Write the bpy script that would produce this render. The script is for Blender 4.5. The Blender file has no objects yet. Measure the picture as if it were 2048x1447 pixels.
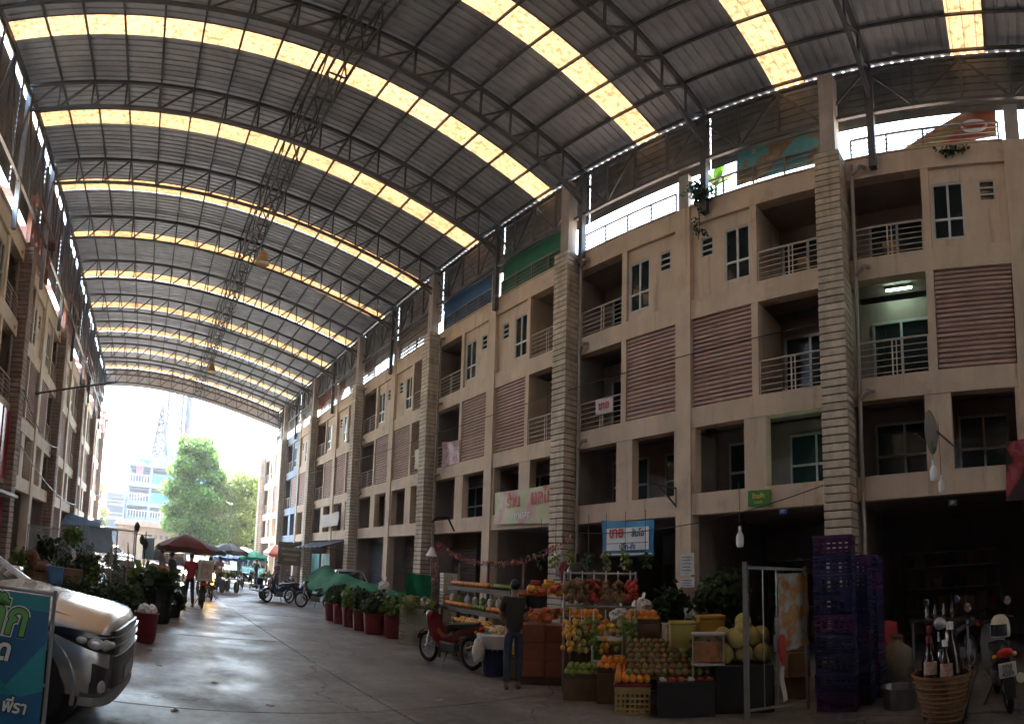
import bpy, math, random
import numpy as np
from mathutils import Vector, Matrix
R_ = math.radians
SC = bpy.context.scene
COL = SC.collection
# ------------------------------------------------------------------ camera
CAMH = 1.65
YAW, PITCH, ROLL = 0.6639, 0.1088, 0.0337
FX, FY, CX, CY = 1089.12, 1306.95, 1016.65, 1008.84      # photograph pixels per radian, 2048 x 1447
def _rot(yaw, pitch, roll):
    cy, sy, cp, sp, cr, sr = math.cos(yaw), math.sin(yaw), math.cos(pitch), math.sin(pitch), math.cos(roll), math.sin(roll)
    return (np.array([[cr,0,sr],[0,1,0],[-sr,0,cr]]) @ np.array([[1,0,0],[0,cp,sp],[0,-sp,cp]]) @ np.array([[cy,-sy,0],[sy,cy,0],[0,0,1]]))
RM = _rot(YAW, PITCH, ROLL)
cam = bpy.data.cameras.new('camera'); camo = bpy.data.objects.new('camera', cam); COL.objects.link(camo)
cam.type = 'PANO'; cam.panorama_type = 'EQUIRECTANGULAR'
cam.longitude_min, cam.longitude_max = -CX/FX, (2048-CX)/FX
cam.latitude_min, cam.latitude_max = -(1447-CY)/FY, CY/FY
cam.clip_start, cam.clip_end = 0.05, 3000
m = Matrix.Identity(4)
for i in range(3):
    m[i][0], m[i][1], m[i][2] = RM[0][i], RM[2][i], -RM[1][i]
m[2][3] = CAMH
camo.matrix_world = m
SC.camera = camo
# ------------------------------------------------------------------ light
SUN_EL, SUN_AZ = 65.0, 356.0            # azimuth clockwise from +Y
w = bpy.data.worlds.new('World'); SC.world = w; w.use_nodes = True
nt = w.node_tree; bg = nt.nodes['Background']
sky = nt.nodes.new('ShaderNodeTexSky'); sky.sky_type = 'NISHITA'; sky.sun_disc = False
sky.sun_elevation = R_(SUN_EL); sky.sun_rotation = R_(SUN_AZ); sky.air_density = 1.5; sky.dust_density = 2.0; sky.ozone_density = 0.6
nt.links.new(sky.outputs[0], bg.inputs[0]); bg.inputs[1].default_value = 0.15
sl = bpy.data.lights.new('sun', 'SUN'); so = bpy.data.objects.new('sun', sl); COL.objects.link(so)
sl.energy = 2.6; sl.angle = R_(0.6); sl.color = (1, .95, .86)
_d = Vector((math.sin(R_(SUN_AZ))*math.cos(R_(SUN_EL)), math.cos(R_(SUN_AZ))*math.cos(R_(SUN_EL)), math.sin(R_(SUN_EL))))
so.rotation_euler = _d.to_track_quat('Z', 'Y').to_euler(); so.location = (0, 80, 60)
SC.view_settings.view_transform = 'Standard'; SC.view_settings.look = 'None'
SC.view_settings.exposure = 4.5; SC.view_settings.gamma = 1.0; SC.view_settings.use_curve_mapping = False
SC.render.engine = 'CYCLES'
SC.cycles.max_bounces = 10; SC.cycles.diffuse_bounces = 6; SC.cycles.glossy_bounces = 4; SC.cycles.transmission_bounces = 6; SC.cycles.transparent_max_bounces = 12
SC.cycles.use_denoising = True; SC.cycles.sample_clamp_indirect = 6.0
SC.cycles.caustics_reflective = False; SC.cycles.caustics_refractive = False
# ------------------------------------------------------------------ pixel to place
def ray(u, v):
    th = (u-CX)/FX; t = math.tan(-(v-CY)/FY)
    return np.array([math.sin(th), math.cos(th), t]) @ RM
def G(u, v, z=0.0):                      # where the ground (or a level z) is met
    d = ray(u, v); s = (z-CAMH)/d[2]; return Vector((d[0]*s, d[1]*s, z))
def FX_(u, v, X):                        # where a wall at X is met
    d = ray(u, v); s = X/d[0]; return Vector((X, d[1]*s, d[2]*s+CAMH))
def FY_(u, v, Y):
    d = ray(u, v); s = Y/d[1]; return Vector((d[0]*s, Y, d[2]*s+CAMH))
# ------------------------------------------------------------------ mesh helpers
def _ico(sub):
    t = (1+5**.5)/2
    v = [(-1,t,0),(1,t,0),(-1,-t,0),(1,-t,0),(0,-1,t),(0,1,t),(0,-1,-t),(0,1,-t),(t,0,-1),(t,0,1),(-t,0,-1),(-t,0,1)]
    v = [tuple(Vector(p).normalized()) for p in v]
    f = [(0,11,5),(0,5,1),(0,1,7),(0,7,10),(0,10,11),(1,5,9),(5,11,4),(11,10,2),(10,7,6),(7,1,8),(3,9,4),(3,4,2),(3,2,6),(3,6,8),(3,8,9),(4,9,5),(2,4,11),(6,2,10),(8,6,7),(9,8,1)]
    for _ in range(sub):
        c = {}; nf = []
        def mid(a, b):
            k = (min(a,b), max(a,b))
            if k not in c:
                v.append(tuple(((Vector(v[a])+Vector(v[b]))/2).normalized())); c[k] = len(v)-1
            return c[k]
        for a, b, d in f:
            ab, bd, da = mid(a,b), mid(b,d), mid(d,a)
            nf += [(a,ab,da),(b,bd,ab),(d,da,bd),(ab,bd,da)]
        f = nf
    return v, f
ICO = [_ico(0), _ico(1), _ico(2)]
class MB:
    def __init__(s): s.v = []; s.f = []; s.m = []; s.mi = 0
    def add(s, vs, fs):
        o = len(s.v); s.v += [tuple(p) for p in vs]; s.f += [tuple(i+o for i in f) for f in fs]; s.m += [s.mi]*len(fs); return s
    def box(s, x0, x1, y0, y1, z0, z1):
        if x1 < x0: x0, x1 = x1, x0
        if y1 < y0: y0, y1 = y1, y0
        return s.add([(x0,y0,z0),(x1,y0,z0),(x1,y1,z0),(x0,y1,z0),(x0,y0,z1),(x1,y0,z1),(x1,y1,z1),(x0,y1,z1)],
                     [(3,2,1,0),(4,5,6,7),(0,1,5,4),(1,2,6,5),(2,3,7,6),(3,0,4,7)])
    def rbox(s, x0, x1, y0, y1, z0, z1, r=.02):    # box with chamfered vertical and top edges
        def ring(i, z): return [(x0+i+r if 0 else x0+r+i, y0+i, z),(x1-r-i, y0+i, z),(x1-i, y0+r+i, z),(x1-i, y1-r-i, z),(x1-r-i, y1-i, z),(x0+r+i, y1-i, z),(x0+i, y1-r-i, z),(x0+i, y0+r+i, z)]
        vs = ring(r*.6, z0)+ring(0, z0+r)+ring(0, z1-r)+ring(r*.6, z1)
        fs = [tuple(range(7,-1,-1)), tuple(range(24,32))]
        for k in range(3):
            for j in range(8): fs.append((k*8+j, k*8+(j+1)%8, k*8+8+(j+1)%8, k*8+8+j))
        return s.add(vs, fs)
    def bar(s, p, q, w_, h=None):
        p, q = Vector(p), Vector(q); h = h or w_; d = (q-p)
        if d.length < 1e-6: return s
        d.normalize(); up = Vector((0,0,1)) if abs(d.z) < .95 else Vector((0,1,0))
        a = d.cross(up).normalized()*w_/2; b = a.cross(d).normalized()*h/2
        vs = [p-a-b, p+a-b, p+a+b, p-a+b, q-a-b, q+a-b, q+a+b, q-a+b]
        return s.add(vs, [(3,2,1,0),(4,5,6,7),(0,1,5,4),(1,2,6,5),(2,3,7,6),(3,0,4,7)])
    def tube(s, p, q, r, n=8, r2=None, cap=True):
        p, q = Vector(p), Vector(q); r2 = r if r2 is None else r2; d = (q-p)
        if d.length < 1e-6: return s
        d.normalize(); up = Vector((0,0,1)) if abs(d.z) < .95 else Vector((0,1,0))
        a = d.cross(up).normalized(); b = a.cross(d).normalized(); vs = []; fs = []
        for c, rr in ((p, r), (q, r2)):
            for k in range(n):
                t = 2*math.pi*k/n; vs.append(c+a*math.cos(t)*rr+b*math.sin(t)*rr)
        for k in range(n): fs.append((k, (k+1)%n, n+(k+1)%n, n+k))
        if cap: fs += [tuple(range(n-1,-1,-1)), tuple(range(n, 2*n))]
        return s.add(vs, fs)
    def path(s, pts, r, n=6):
        for a, b in zip(pts[:-1], pts[1:]): s.tube(a, b, r, n)
        return s
    def lathe(s, prof, n=16, c=(0,0,0), sx=1, sy=1, axis='z'):
        vs = []; fs = []
        for r, z in prof:
            for k in range(n):
                t = 2*math.pi*k/n; x, y = r*math.cos(t)*sx, r*math.sin(t)*sy
                p = (x, y, z) if axis == 'z' else ((z, x, y) if axis == 'x' else (x, z, y))
                vs.append((p[0]+c[0], p[1]+c[1], p[2]+c[2]))
        for i in range(len(prof)-1):
            for k in range(n): fs.append((i*n+k, i*n+(k+1)%n, (i+1)*n+(k+1)%n, (i+1)*n+k))
        if prof[0][0] > 1e-4: fs.append(tuple(range(n-1,-1,-1)))
        if prof[-1][0] > 1e-4: fs.append(tuple(range((len(prof)-1)*n, len(prof)*n)))
        return s.add(vs, fs)
    def torus(s, c, R, r, axis='x', n=20, k=8):
        vs = []; fs = []
        for i in range(n):
            t = 2*math.pi*i/n
            for j in range(k):
                p = 2*math.pi*j/k; rr = R+r*math.cos(p); a, b, h = rr*math.cos(t), rr*math.sin(t), r*math.sin(p)
                q = {'x': (h,a,b), 'y': (a,h,b), 'z': (a,b,h)}[axis]
                vs.append((q[0]+c[0], q[1]+c[1], q[2]+c[2]))
        for i in range(n):
            for j in range(k): fs.append((i*k+j, i*k+(j+1)%k, ((i+1)%n)*k+(j+1)%k, ((i+1)%n)*k+j))
        return s.add(vs, fs)
    def blob(s, c, r, sub=1, nz=0.0, rnd=None):
        if not hasattr(r, '__len__'): r = (r, r, r)
        V, F = ICO[sub]; vs = []
        for p in V:
            k = 1+(rnd.uniform(-nz, nz) if rnd else 0)
            vs.append((c[0]+p[0]*r[0]*k, c[1]+p[1]*r[1]*k, c[2]+p[2]*r[2]*k))
        return s.add(vs, F)
    def grid(s, fn, nu, nv):
        vs = [fn(i/nu, j/nv) for j in range(nv+1) for i in range(nu+1)]
        fs = [(j*(nu+1)+i, j*(nu+1)+i+1, (j+1)*(nu+1)+i+1, (j+1)*(nu+1)+i) for j in range(nv) for i in range(nu)]
        return s.add(vs, fs)
    def slab(s, fn, nu, nv, th):                      # a curved sheet with thickness vector th
        th = Vector(th); a = [Vector(fn(i/nu, j/nv)) for j in range(nv+1) for i in range(nu+1)]; n = len(a); w_ = nu+1
        vs = a+[p+th for p in a]; fs = []
        for j in range(nv):
            for i in range(nu):
                q = (j*w_+i, j*w_+i+1, (j+1)*w_+i+1, (j+1)*w_+i); fs += [q, tuple(n+k for k in reversed(q))]
        ed = [j for j in range(w_)]+[(j+1)*w_-1 for j in range(1, nv+1)]+[nv*w_+i for i in range(nu-1, -1, -1)]+[j*w_ for j in range(nv-1, 0, -1)]
        for a_, b_ in zip(ed, ed[1:]+ed[:1]): fs.append((a_, n+a_, n+b_, b_))
        return s.add(vs, fs)
    def loft(s, rings, caps=True):
        n = len(rings[0]); vs = [p for r in rings for p in r]; fs = []
        for i in range(len(rings)-1):
            for k in range(n): fs.append((i*n+k, i*n+(k+1)%n, (i+1)*n+(k+1)%n, (i+1)*n+k))
        if caps: fs += [tuple(range(n-1,-1,-1)), tuple(range((len(rings)-1)*n, len(rings)*n))]
        return s.add(vs, fs)
    def mesh(s, name, mats, smooth=False):
        me = bpy.data.meshes.new(name); me.from_pydata(s.v, [], s.f)
        for q in (mats if isinstance(mats, (list, tuple)) else [mats]): me.materials.append(q)
        if any(s.m): me.polygons.foreach_set('material_index', s.m)
        if smooth:
            me.polygons.foreach_set('use_smooth', [True]*len(s.f))
            try: me.set_sharp_from_angle(angle=R_(45 if smooth is True else smooth))
            except Exception: pass
        me.update(); return me
    def build(s, name, mats, parent=None, loc=(0,0,0), rot=(0,0,0), smooth=False):
        return ob(name, s.mesh(name, mats, smooth), parent, loc, rot)
def ob(name, me, parent=None, loc=(0,0,0), rot=(0,0,0), scale=None):
    o = bpy.data.objects.new(name, me); COL.objects.link(o); o.location = loc; o.rotation_euler = rot
    if scale: o.scale = scale if hasattr(scale, '__len__') else (scale,)*3
    if parent: o.parent = parent
    return o
def tag(o, label=None, cat=None, group=None, kind=None):
    if label: o['label'] = label
    if cat: o['category'] = cat
    if group: o['group'] = group
    if kind: o['kind'] = kind
    return o
def thing(name, label, cat, loc=(0,0,0), rz=0, group=None):
    return tag(ob(name, None, None, loc, (0,0,rz)), label, cat, group)
def copy_tree(o, parent=None):
    c = o.copy(); COL.objects.link(c); c.parent = parent
    for ch in list(o.children): copy_tree(ch, c)
    return c
# ------------------------------------------------------------------ materials
MATS = {}
def M(name, col, rough=.65, metal=0.0, var=.25, scale=5.0, streak=0.0, drip=0.0, bump=0.0, spec=.4, rand=0.0, fine=0.0, coat=0.0):
    if name in MATS: return MATS[name]
    mt = bpy.data.materials.new(name); mt.use_nodes = True; n = mt.node_tree.nodes; l = mt.node_tree.links
    b = n['Principled BSDF']; b.inputs['Roughness'].default_value = rough; b.inputs['Metallic'].default_value = metal
    b.inputs['Specular IOR Level'].default_value = spec; b.inputs['Coat Weight'].default_value = coat
    b.inputs['Base Color'].default_value = (*col, 1)
    MATS[name] = mt
    if not (var or streak or bump or rand or fine): return mt
    tc = n.new('ShaderNodeTexCoord'); cur = None
    geo = n.new('ShaderNodeNewGeometry')
    base = n.new('ShaderNodeRGB'); base.outputs[0].default_value = (*col, 1); cur = base.outputs[0]
    def mul(fac_socket, lo, hi):
        nonlocal cur
        mr = n.new('ShaderNodeMapRange'); mr.inputs[1].default_value = .3; mr.inputs[2].default_value = .7; mr.inputs[3].default_value = lo; mr.inputs[4].default_value = hi
        l.new(fac_socket, mr.inputs[0])
        mx = n.new('ShaderNodeMix'); mx.data_type = 'RGBA'; mx.blend_type = 'MULTIPLY'; mx.inputs[0].default_value = 1
        l.new(cur, mx.inputs[6]); l.new(mr.outputs[0], mx.inputs[7]); cur = mx.outputs[2]
    def noise(sc, src=None, det=5, vec=None):
        t = n.new('ShaderNodeTexNoise'); t.inputs['Scale'].default_value = sc; t.inputs['Detail'].default_value = det; t.inputs['Roughness'].default_value = .62
        if vec:
            mp = n.new('ShaderNodeMapping'); mp.inputs['Scale'].default_value = vec; l.new(src, mp.inputs[0]); l.new(mp.outputs[0], t.inputs[0])
        else: l.new(src, t.inputs[0])
        return t.outputs[0]
    if var: mul(noise(scale, geo.outputs['Position']), 1-var, 1+var*.4)
    if streak:
        mul(noise(2.0, geo.outputs['Position'], 5, (1.2, 1.2, .22)), 1-streak, 1.05)
        mul(noise(.35, geo.outputs['Position'], 4), 1-streak*.6, 1.05)
    if drip:
        def thr(sock, lo, hi, dark, tint):
            nonlocal cur
            mr = n.new('ShaderNodeMapRange'); mr.inputs[1].default_value = lo; mr.inputs[2].default_value = hi; l.new(sock, mr.inputs[0])
            mx = n.new('ShaderNodeMix'); mx.data_type = 'RGBA'; mx.blend_type = 'MIX'; ml = n.new('ShaderNodeMath'); ml.operation = 'MULTIPLY'; ml.inputs[1].default_value = dark; l.new(mr.outputs[0], ml.inputs[0]); l.new(ml.outputs[0], mx.inputs[0])
            l.new(cur, mx.inputs[6]); mx.inputs[7].default_value = (*tint, 1); cur = mx.outputs[2]
        thr(noise(4.0, geo.outputs['Position'], 5, (1, 1, .10)), .57, .72, drip, (.13,.10,.08))
        thr(noise(.55, geo.outputs['Position'], 3), .54, .58, drip*.35, (.52,.44,.38))
        thr(noise(1.7, geo.outputs['Position'], 6), .58, .72, drip*.8, (.20,.16,.13))
    if fine: mul(noise(60, geo.outputs['Position'], 3), 1-fine, 1+fine*.3)
    if rand:
        oi = n.new('ShaderNodeObjectInfo'); mr = n.new('ShaderNodeMapRange'); mr.inputs[3].default_value = 1-rand; mr.inputs[4].default_value = 1+rand*.5
        l.new(oi.outputs['Random'], mr.inputs[0]); mx = n.new('ShaderNodeMix'); mx.data_type = 'RGBA'; mx.blend_type = 'MULTIPLY'; mx.inputs[0].default_value = 1
        l.new(cur, mx.inputs[6]); l.new(mr.outputs[0], mx.inputs[7]); cur = mx.outputs[2]
    l.new(cur, b.inputs['Base Color'])
    if bump:
        bp = n.new('ShaderNodeBump'); bp.inputs['Strength'].default_value = bump; bp.inputs['Distance'].default_value = .02
        l.new(noise(25, geo.outputs['Position'], 6), bp.inputs['Height']); l.new(bp.outputs[0], b.inputs['Normal'])
    return mt
def translucent(name, col, trans, rough=.5, dirt=.5, sc=18.0, rand=0.0):
    mt = bpy.data.materials.new(name); mt.use_nodes = True; n = mt.node_tree.nodes; l = mt.node_tree.links
    n.remove(n['Principled BSDF']); out = n['Material Output']
    d = n.new('ShaderNodeBsdfDiffuse'); t = n.new('ShaderNodeBsdfTranslucent'); mx = n.new('ShaderNodeMixShader'); mx.inputs[0].default_value = trans
    geo = n.new('ShaderNodeNewGeometry'); nz = n.new('ShaderNodeTexNoise'); nz.inputs['Scale'].default_value = sc; nz.inputs['Detail'].default_value = 4
    mr = n.new('ShaderNodeMapRange'); mr.inputs[1].default_value = .36; mr.inputs[2].default_value = .52; mr.inputs[3].default_value = 1-dirt; mr.inputs[4].default_value = 1.0
    mc = n.new('ShaderNodeMix'); mc.data_type = 'RGBA'; mc.blend_type = 'MULTIPLY'; mc.inputs[0].default_value = 1; mc.inputs[6].default_value = (*col, 1)
    l.new(geo.outputs['Position'], nz.inputs[0]); l.new(nz.outputs[0], mr.inputs[0]); l.new(mr.outputs[0], mc.inputs[7])
    cc = mc.outputs[2]
    if rand:
        oi = n.new('ShaderNodeObjectInfo'); r1 = n.new('ShaderNodeMapRange'); r1.inputs[3].default_value = 1-rand; r1.inputs[4].default_value = 1.05; l.new(oi.outputs['Random'], r1.inputs[0])
        n2 = n.new('ShaderNodeTexNoise'); n2.inputs['Scale'].default_value = .7; n2.inputs['Detail'].default_value = 5; l.new(geo.outputs['Position'], n2.inputs[0])
        r2 = n.new('ShaderNodeMapRange'); r2.inputs[1].default_value = .3; r2.inputs[2].default_value = .65; r2.inputs[3].default_value = .72; r2.inputs[4].default_value = 1.05; l.new(n2.outputs[0], r2.inputs[0])
        for q in (r1, r2):
            m2 = n.new('ShaderNodeMix'); m2.data_type = 'RGBA'; m2.blend_type = 'MULTIPLY'; m2.inputs[0].default_value = 1; l.new(cc, m2.inputs[6]); l.new(q.outputs[0], m2.inputs[7]); cc = m2.outputs[2]
    l.new(cc, d.inputs[0]); l.new(cc, t.inputs[0]); l.new(d.outputs[0], mx.inputs[1]); l.new(t.outputs[0], mx.inputs[2]); l.new(mx.outputs[0], out.inputs[0])
    MATS[name] = mt; return mt
def emitter(name, col, s):
    mt = bpy.data.materials.new(name); mt.use_nodes = True; b = mt.node_tree.nodes['Principled BSDF']
    b.inputs['Base Color'].default_value = (*col, 1); b.inputs['Emission Color'].default_value = (*col, 1); b.inputs['Emission Strength'].default_value = s
    MATS[name] = mt; return mt
PLASTER = M('cream_plaster', (.70,.525,.372), .85, var=.14, scale=1.3, streak=.16, drip=.42, bump=.15, fine=.06)
PLASTER_L = M('pale_cream_plaster', (.84,.73,.58), .85, var=.14, scale=1.3, streak=.14, drip=.32, bump=.15, fine=.06)
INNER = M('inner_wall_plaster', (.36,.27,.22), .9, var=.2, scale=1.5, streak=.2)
CLAD = M('cream_cladding', (.70,.57,.42), .8, var=.3, scale=4, streak=.3, drip=.45, rand=.12)
CLADGAP = M('cladding_gap', (.06,.04,.035), .9)
CLAD_L = M('brown_cladding', (.42,.30,.24), .8, var=.3, scale=4, streak=.25, rand=.15)
SLAT = M('louver_slat_paint', (.50,.33,.265), .65, var=.15, scale=3, streak=.15, rand=.1)
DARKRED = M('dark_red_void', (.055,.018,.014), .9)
GLASS = M('window_glass', (.012,.02,.022), .08, var=0, spec=.7)
TEALGLASS = M('teal_window_glass', (.012,.03,.03), .1, var=0, spec=.7)
ALU = M('aluminium_frame', (.5,.49,.46), .45, metal=.3, var=.15)
RAIL = M('railing_paint', (.55,.45,.36), .55, var=.25, scale=9)
RAILG = M('grey_railing_paint', (.32,.32,.31), .5, var=.25, scale=9)
STEEL = M('dark_roof_steel', (.11,.108,.105), .6, metal=.3, var=.35, scale=3)
RUST = M('rusty_steel', (.12,.085,.065), .75, metal=.2, var=.4, scale=5)
GALV = M('galvanised_steel', (.4,.42,.43), .42, metal=.7, var=.2, scale=6)
SHEET = M('roof_sheet', (.50,.51,.52), .5, metal=.25, var=.25, scale=.9, streak=.15)
CLADSHEET = M('eave_cladding_sheet', (.24,.23,.21), .6, var=.3, scale=1.2, streak=.35)
VALANCE = M('gable_sheet', (.78,.79,.82), .6, var=.12, scale=1.2, streak=.2)
PVC = M('pvc_pipe', (.36,.30,.24), .5, var=.2)
SKYL = translucent('yellow_skylight', (.24,.13,.056), .42, dirt=.55, sc=8, rand=.25)
CONC = M('plain_concrete', (.50,.43,.36), .85, var=.2, scale=2, streak=.3)
BLACK = M('black_plastic', (.02,.02,.022), .45, var=.2)
RUBBER = M('tyre_rubber', (.018,.018,.018), .8, var=.2)
CHROME = M('chrome', (.75,.76,.78), .15, metal=1.0, var=0)
WHITE = M('white_paint', (.72,.71,.68), .5, var=.12)
RAILD = M('dark_railing_paint', (.20,.165,.135), .55, var=.25, scale=9)
# ================================================================== the setting
def floor_mat(name, c0, c1, r0, r1):
    mt = bpy.data.materials.new(name); mt.use_nodes = True; n = mt.node_tree.nodes; l = mt.node_tree.links; b = n['Principled BSDF']
    g = n.new('ShaderNodeNewGeometry')
    def nz(s, d=6, vec=None):
        t = n.new('ShaderNodeTexNoise'); t.inputs['Scale'].default_value = s; t.inputs['Detail'].default_value = d; t.inputs['Roughness'].default_value = .65
        if vec:
            mp = n.new('ShaderNodeMapping'); mp.inputs['Scale'].default_value = vec; l.new(g.outputs['Position'], mp.inputs[0]); l.new(mp.outputs[0], t.inputs[0])
        else: l.new(g.outputs['Position'], t.inputs[0])
        return t.outputs[0]
    r = n.new('ShaderNodeValToRGB'); r.color_ramp.elements[0].color = (*c0, 1); r.color_ramp.elements[1].color = (*c1, 1); r.color_ramp.elements[0].position = .36; r.color_ramp.elements[1].position = .66
    l.new(nz(.55), r.inputs[0])
    mx = n.new('ShaderNodeMix'); mx.data_type = 'RGBA'; mx.blend_type = 'MULTIPLY'; mx.inputs[0].default_value = .75
    r2 = n.new('ShaderNodeValToRGB'); r2.color_ramp.elements[0].color = (.5,.48,.46,1); r2.color_ramp.elements[1].color = (1.05,1.05,1.05,1); r2.color_ramp.elements[0].position = .3; r2.color_ramp.elements[1].position = .6
    l.new(nz(7, 8), r2.inputs[0]); l.new(r.outputs[0], mx.inputs[6]); l.new(r2.outputs[0], mx.inputs[7])
    mx2 = n.new('ShaderNodeMix'); mx2.data_type = 'RGBA'; mx2.blend_type = 'MULTIPLY'; mx2.inputs[0].default_value = .6   # tyre tracks along the street
    r3 = n.new('ShaderNodeValToRGB'); r3.color_ramp.elements[0].color = (.6,.58,.55,1); r3.color_ramp.elements[0].position = .35; r3.color_ramp.elements[1].position = .6
    l.new(nz(1.0, 5, (1.6, .08, 1)), r3.inputs[0]); l.new(mx.outputs[2], mx2.inputs[6]); l.new(r3.outputs[0], mx2.inputs[7])
    cur = mx2.outputs[2]
    def dk(sock, lo, hi, amt, tint):
        nonlocal cur
        m1 = n.new('ShaderNodeMapRange'); m1.inputs[1].default_value = lo; m1.inputs[2].default_value = hi; m1.inputs[3].default_value = 0; m1.inputs[4].default_value = amt; l.new(sock, m1.inputs[0])
        m3 = n.new('ShaderNodeMix'); m3.data_type = 'RGBA'; l.new(m1.outputs[0], m3.inputs[0]); l.new(cur, m3.inputs[6]); m3.inputs[7].default_value = (*tint, 1); cur = m3.outputs[2]
    nv = n.new('ShaderNodeTexNoise'); nv.inputs['Scale'].default_value = 1.6; nv.inputs['Detail'].default_value = 5; l.new(g.outputs['Position'], nv.inputs[0])
    ad = n.new('ShaderNodeMix'); ad.data_type = 'RGBA'; ad.blend_type = 'ADD'; ad.inputs[0].default_value = .9; l.new(g.outputs['Position'], ad.inputs[6]); l.new(nv.outputs[1], ad.inputs[7])
    vo = n.new('ShaderNodeTexVoronoi'); vo.feature = 'DISTANCE_TO_EDGE'; vo.inputs['Scale'].default_value = .23; l.new(ad.outputs[2], vo.inputs[0])
    dk(vo.outputs[0], .006, .002, .75, (.03,.028,.026))
    dk(nz(2.6, 3), .66, .72, .55, (.035,.032,.03)); dk(nz(11, 2), .70, .74, .5, (.05,.045,.04)); dk(nz(5, 5), .68, .71, .35, (.42,.41,.40))
    l.new(cur, b.inputs['Base Color'])
    mr = n.new('ShaderNodeMapRange'); mr.inputs[1].default_value = .35; mr.inputs[2].default_value = .65; mr.inputs[3].default_value = r0; mr.inputs[4].default_value = r1
    l.new(nz(.8, 6), mr.inputs[0]); l.new(mr.outputs[0], b.inputs['Roughness'])
    bp = n.new('ShaderNodeBump'); bp.inputs['Strength'].default_value = .25; bp.inputs['Distance'].default_value = .01; l.new(nz(40, 6), bp.inputs['Height']); l.new(bp.outputs[0], b.inputs['Normal'])
    b.inputs['Specular IOR Level'].default_value = .5
    return mt
FLOOR = floor_mat('worn_concrete_floor', (.125,.12,.113), (.30,.292,.28), .36, .68)
ASPH = floor_mat('old_asphalt', (.045,.044,.042), (.095,.092,.088), .55, .8)
rnd = random.Random(7)
gr = MB().box(-300, 300, -120, 420, -.6, -.034).build('ground', ASPH); tag(gr, kind='structure')
st = tag(ob('street', None), kind='structure')
xs = [-11.0, -4.9, -.75, 3.45, 7.3, 11.6, 16.0]
ys = [-30]+[-24+6.15*k for k in range(14)]
for i in range(len(xs)-1):
    for j in range(len(ys)-1):
        h = rnd.uniform(-.003, .003)
        MB().rbox(xs[i]+.012, xs[i+1]-.012, ys[j]+.012, ys[j+1]-.012, -.03, h, .006).build('concrete_slab', FLOOR, st)
# ---------------------------------------------------------------- roof of the market hall
SP = 4.23; Y0S = 3.0158*SP
XL, XR = -4.7, 11.1
_pz = np.polyfit([-4.7,-1.5,1.5,4,6.8,9,11.1], [14.5,14.62,14.52,14.22,13.72,13.25,12.85], 3)
def ZR(x): return float(np.polyval(_pz, x))
STRIPS = [Y0S+k*SP for k in range(-10, 9)]
YB, YE = STRIPS[0]-2.0, 47.3
SW = .385
roof = thing('market_roof', 'long curved steel market roof with yellow skylight strips over the street', 'roof')
def ribbed(y0, y1, mat_, name, lift=0.0):
    n = max(2, round((y1-y0)/.235)); p = (y1-y0)/n; prof = []
    for k in range(n):
        a = y0+k*p
        prof += [(a, 0), (a+p*.62, 0), (a+p*.72, .035), (a+p*.9, .035)]
    prof.append((y1, 0)); nx = 26
    b = MB(); vs = []; fs = []
    for i in range(nx+1):
        x = XL-.1+(XR-XL+.2)*i/nx; z = ZR(x)
        vs += [(x, y, z+dz+lift) for y, dz in prof]
    q = len(prof)
    for i in range(nx):
        for j in range(q-1): fs.append((i*q+j, i*q+j+1, (i+1)*q+j+1, (i+1)*q+j))
    b.add(vs, fs); o = b.build(name, mat_, roof); return o
SKY_S = STRIPS[7:]                          # plain unseen sheeting behind the camera, skylights left out to darken the near stalls
edges = [YB, STRIPS[2]+.01, STRIPS[2]+.014, STRIPS[5]-.01, STRIPS[5]-.006]+[e for s in SKY_S for e in (s-SW, s+SW)]+[YE]
for a, b_ in zip(edges[0::2], edges[1::2]): ribbed(a-.012, b_+.012, SHEET, 'roof_sheet', .004*(edges.index(a) % 4))
for s in SKY_S: ribbed(s-SW-.02, s+SW+.02, SKYL, 'skylight', .022)     # lapped over the sheets, no slit
def truss(y):
    b = MB(); xs_ = [XL+.1+(XR-XL-.2)*i/16 for i in range(17)]
    top = [Vector((x, y, ZR(x)-.20)) for x in xs_]
    def zb(x):
        e = min(1, min(x-XL, XR-x)/2.2); return ZR(x)-.20-.95
    bot = [Vector((x, y, zb(x))) for x in xs_]
    for i in range(16):
        b.bar(top[i], top[i+1], .10, .10); b.bar(bot[i], bot[i+1], .09, .09)
        b.bar(bot[i], top[i+1], .05, .05)
    for i in range(17): b.bar(bot[i], top[i], .05, .05)
    b.build('truss', STEEL, roof)
TRUSS = [s-2.0 for s in STRIPS]+[46.8]
for y in TRUSS[1:]: truss(y)
for i in range(17):
    x = XL+.1+(XR-XL-.2)*i/16; z = ZR(x)
    MB().box(x-.026, x+.026, YB, YE, z-.095, z-.012).build('purlin', STEEL, roof)
rg = MB()                                   # the lengthwise lattice under the crown
for xx in (3.35, 3.85):
    for dz in (.24, 1.05): rg.bar((xx, YB, ZR(xx)-dz), (xx, YE, ZR(xx)-dz), .06)
y = YB; k = 0
while y < YE-1.1:
    for xx in (3.35, 3.85):
        a, c = (.24, 1.05) if k % 2 else (1.05, .24)
        rg.bar((xx, y, ZR(xx)-a), (xx, y+1.06, ZR(xx)-c), .035)
    rg.bar((3.35, y, ZR(3.35)-1.05), (3.85, y+1.06, ZR(3.85)-1.05), .04); rg.bar((3.35, y, ZR(3.35)-1.05), (3.85, y, ZR(3.85)-1.05), .04)
    y += 1.06; k += 1
rg.build('ridge_girder', STEEL, roof)
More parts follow.
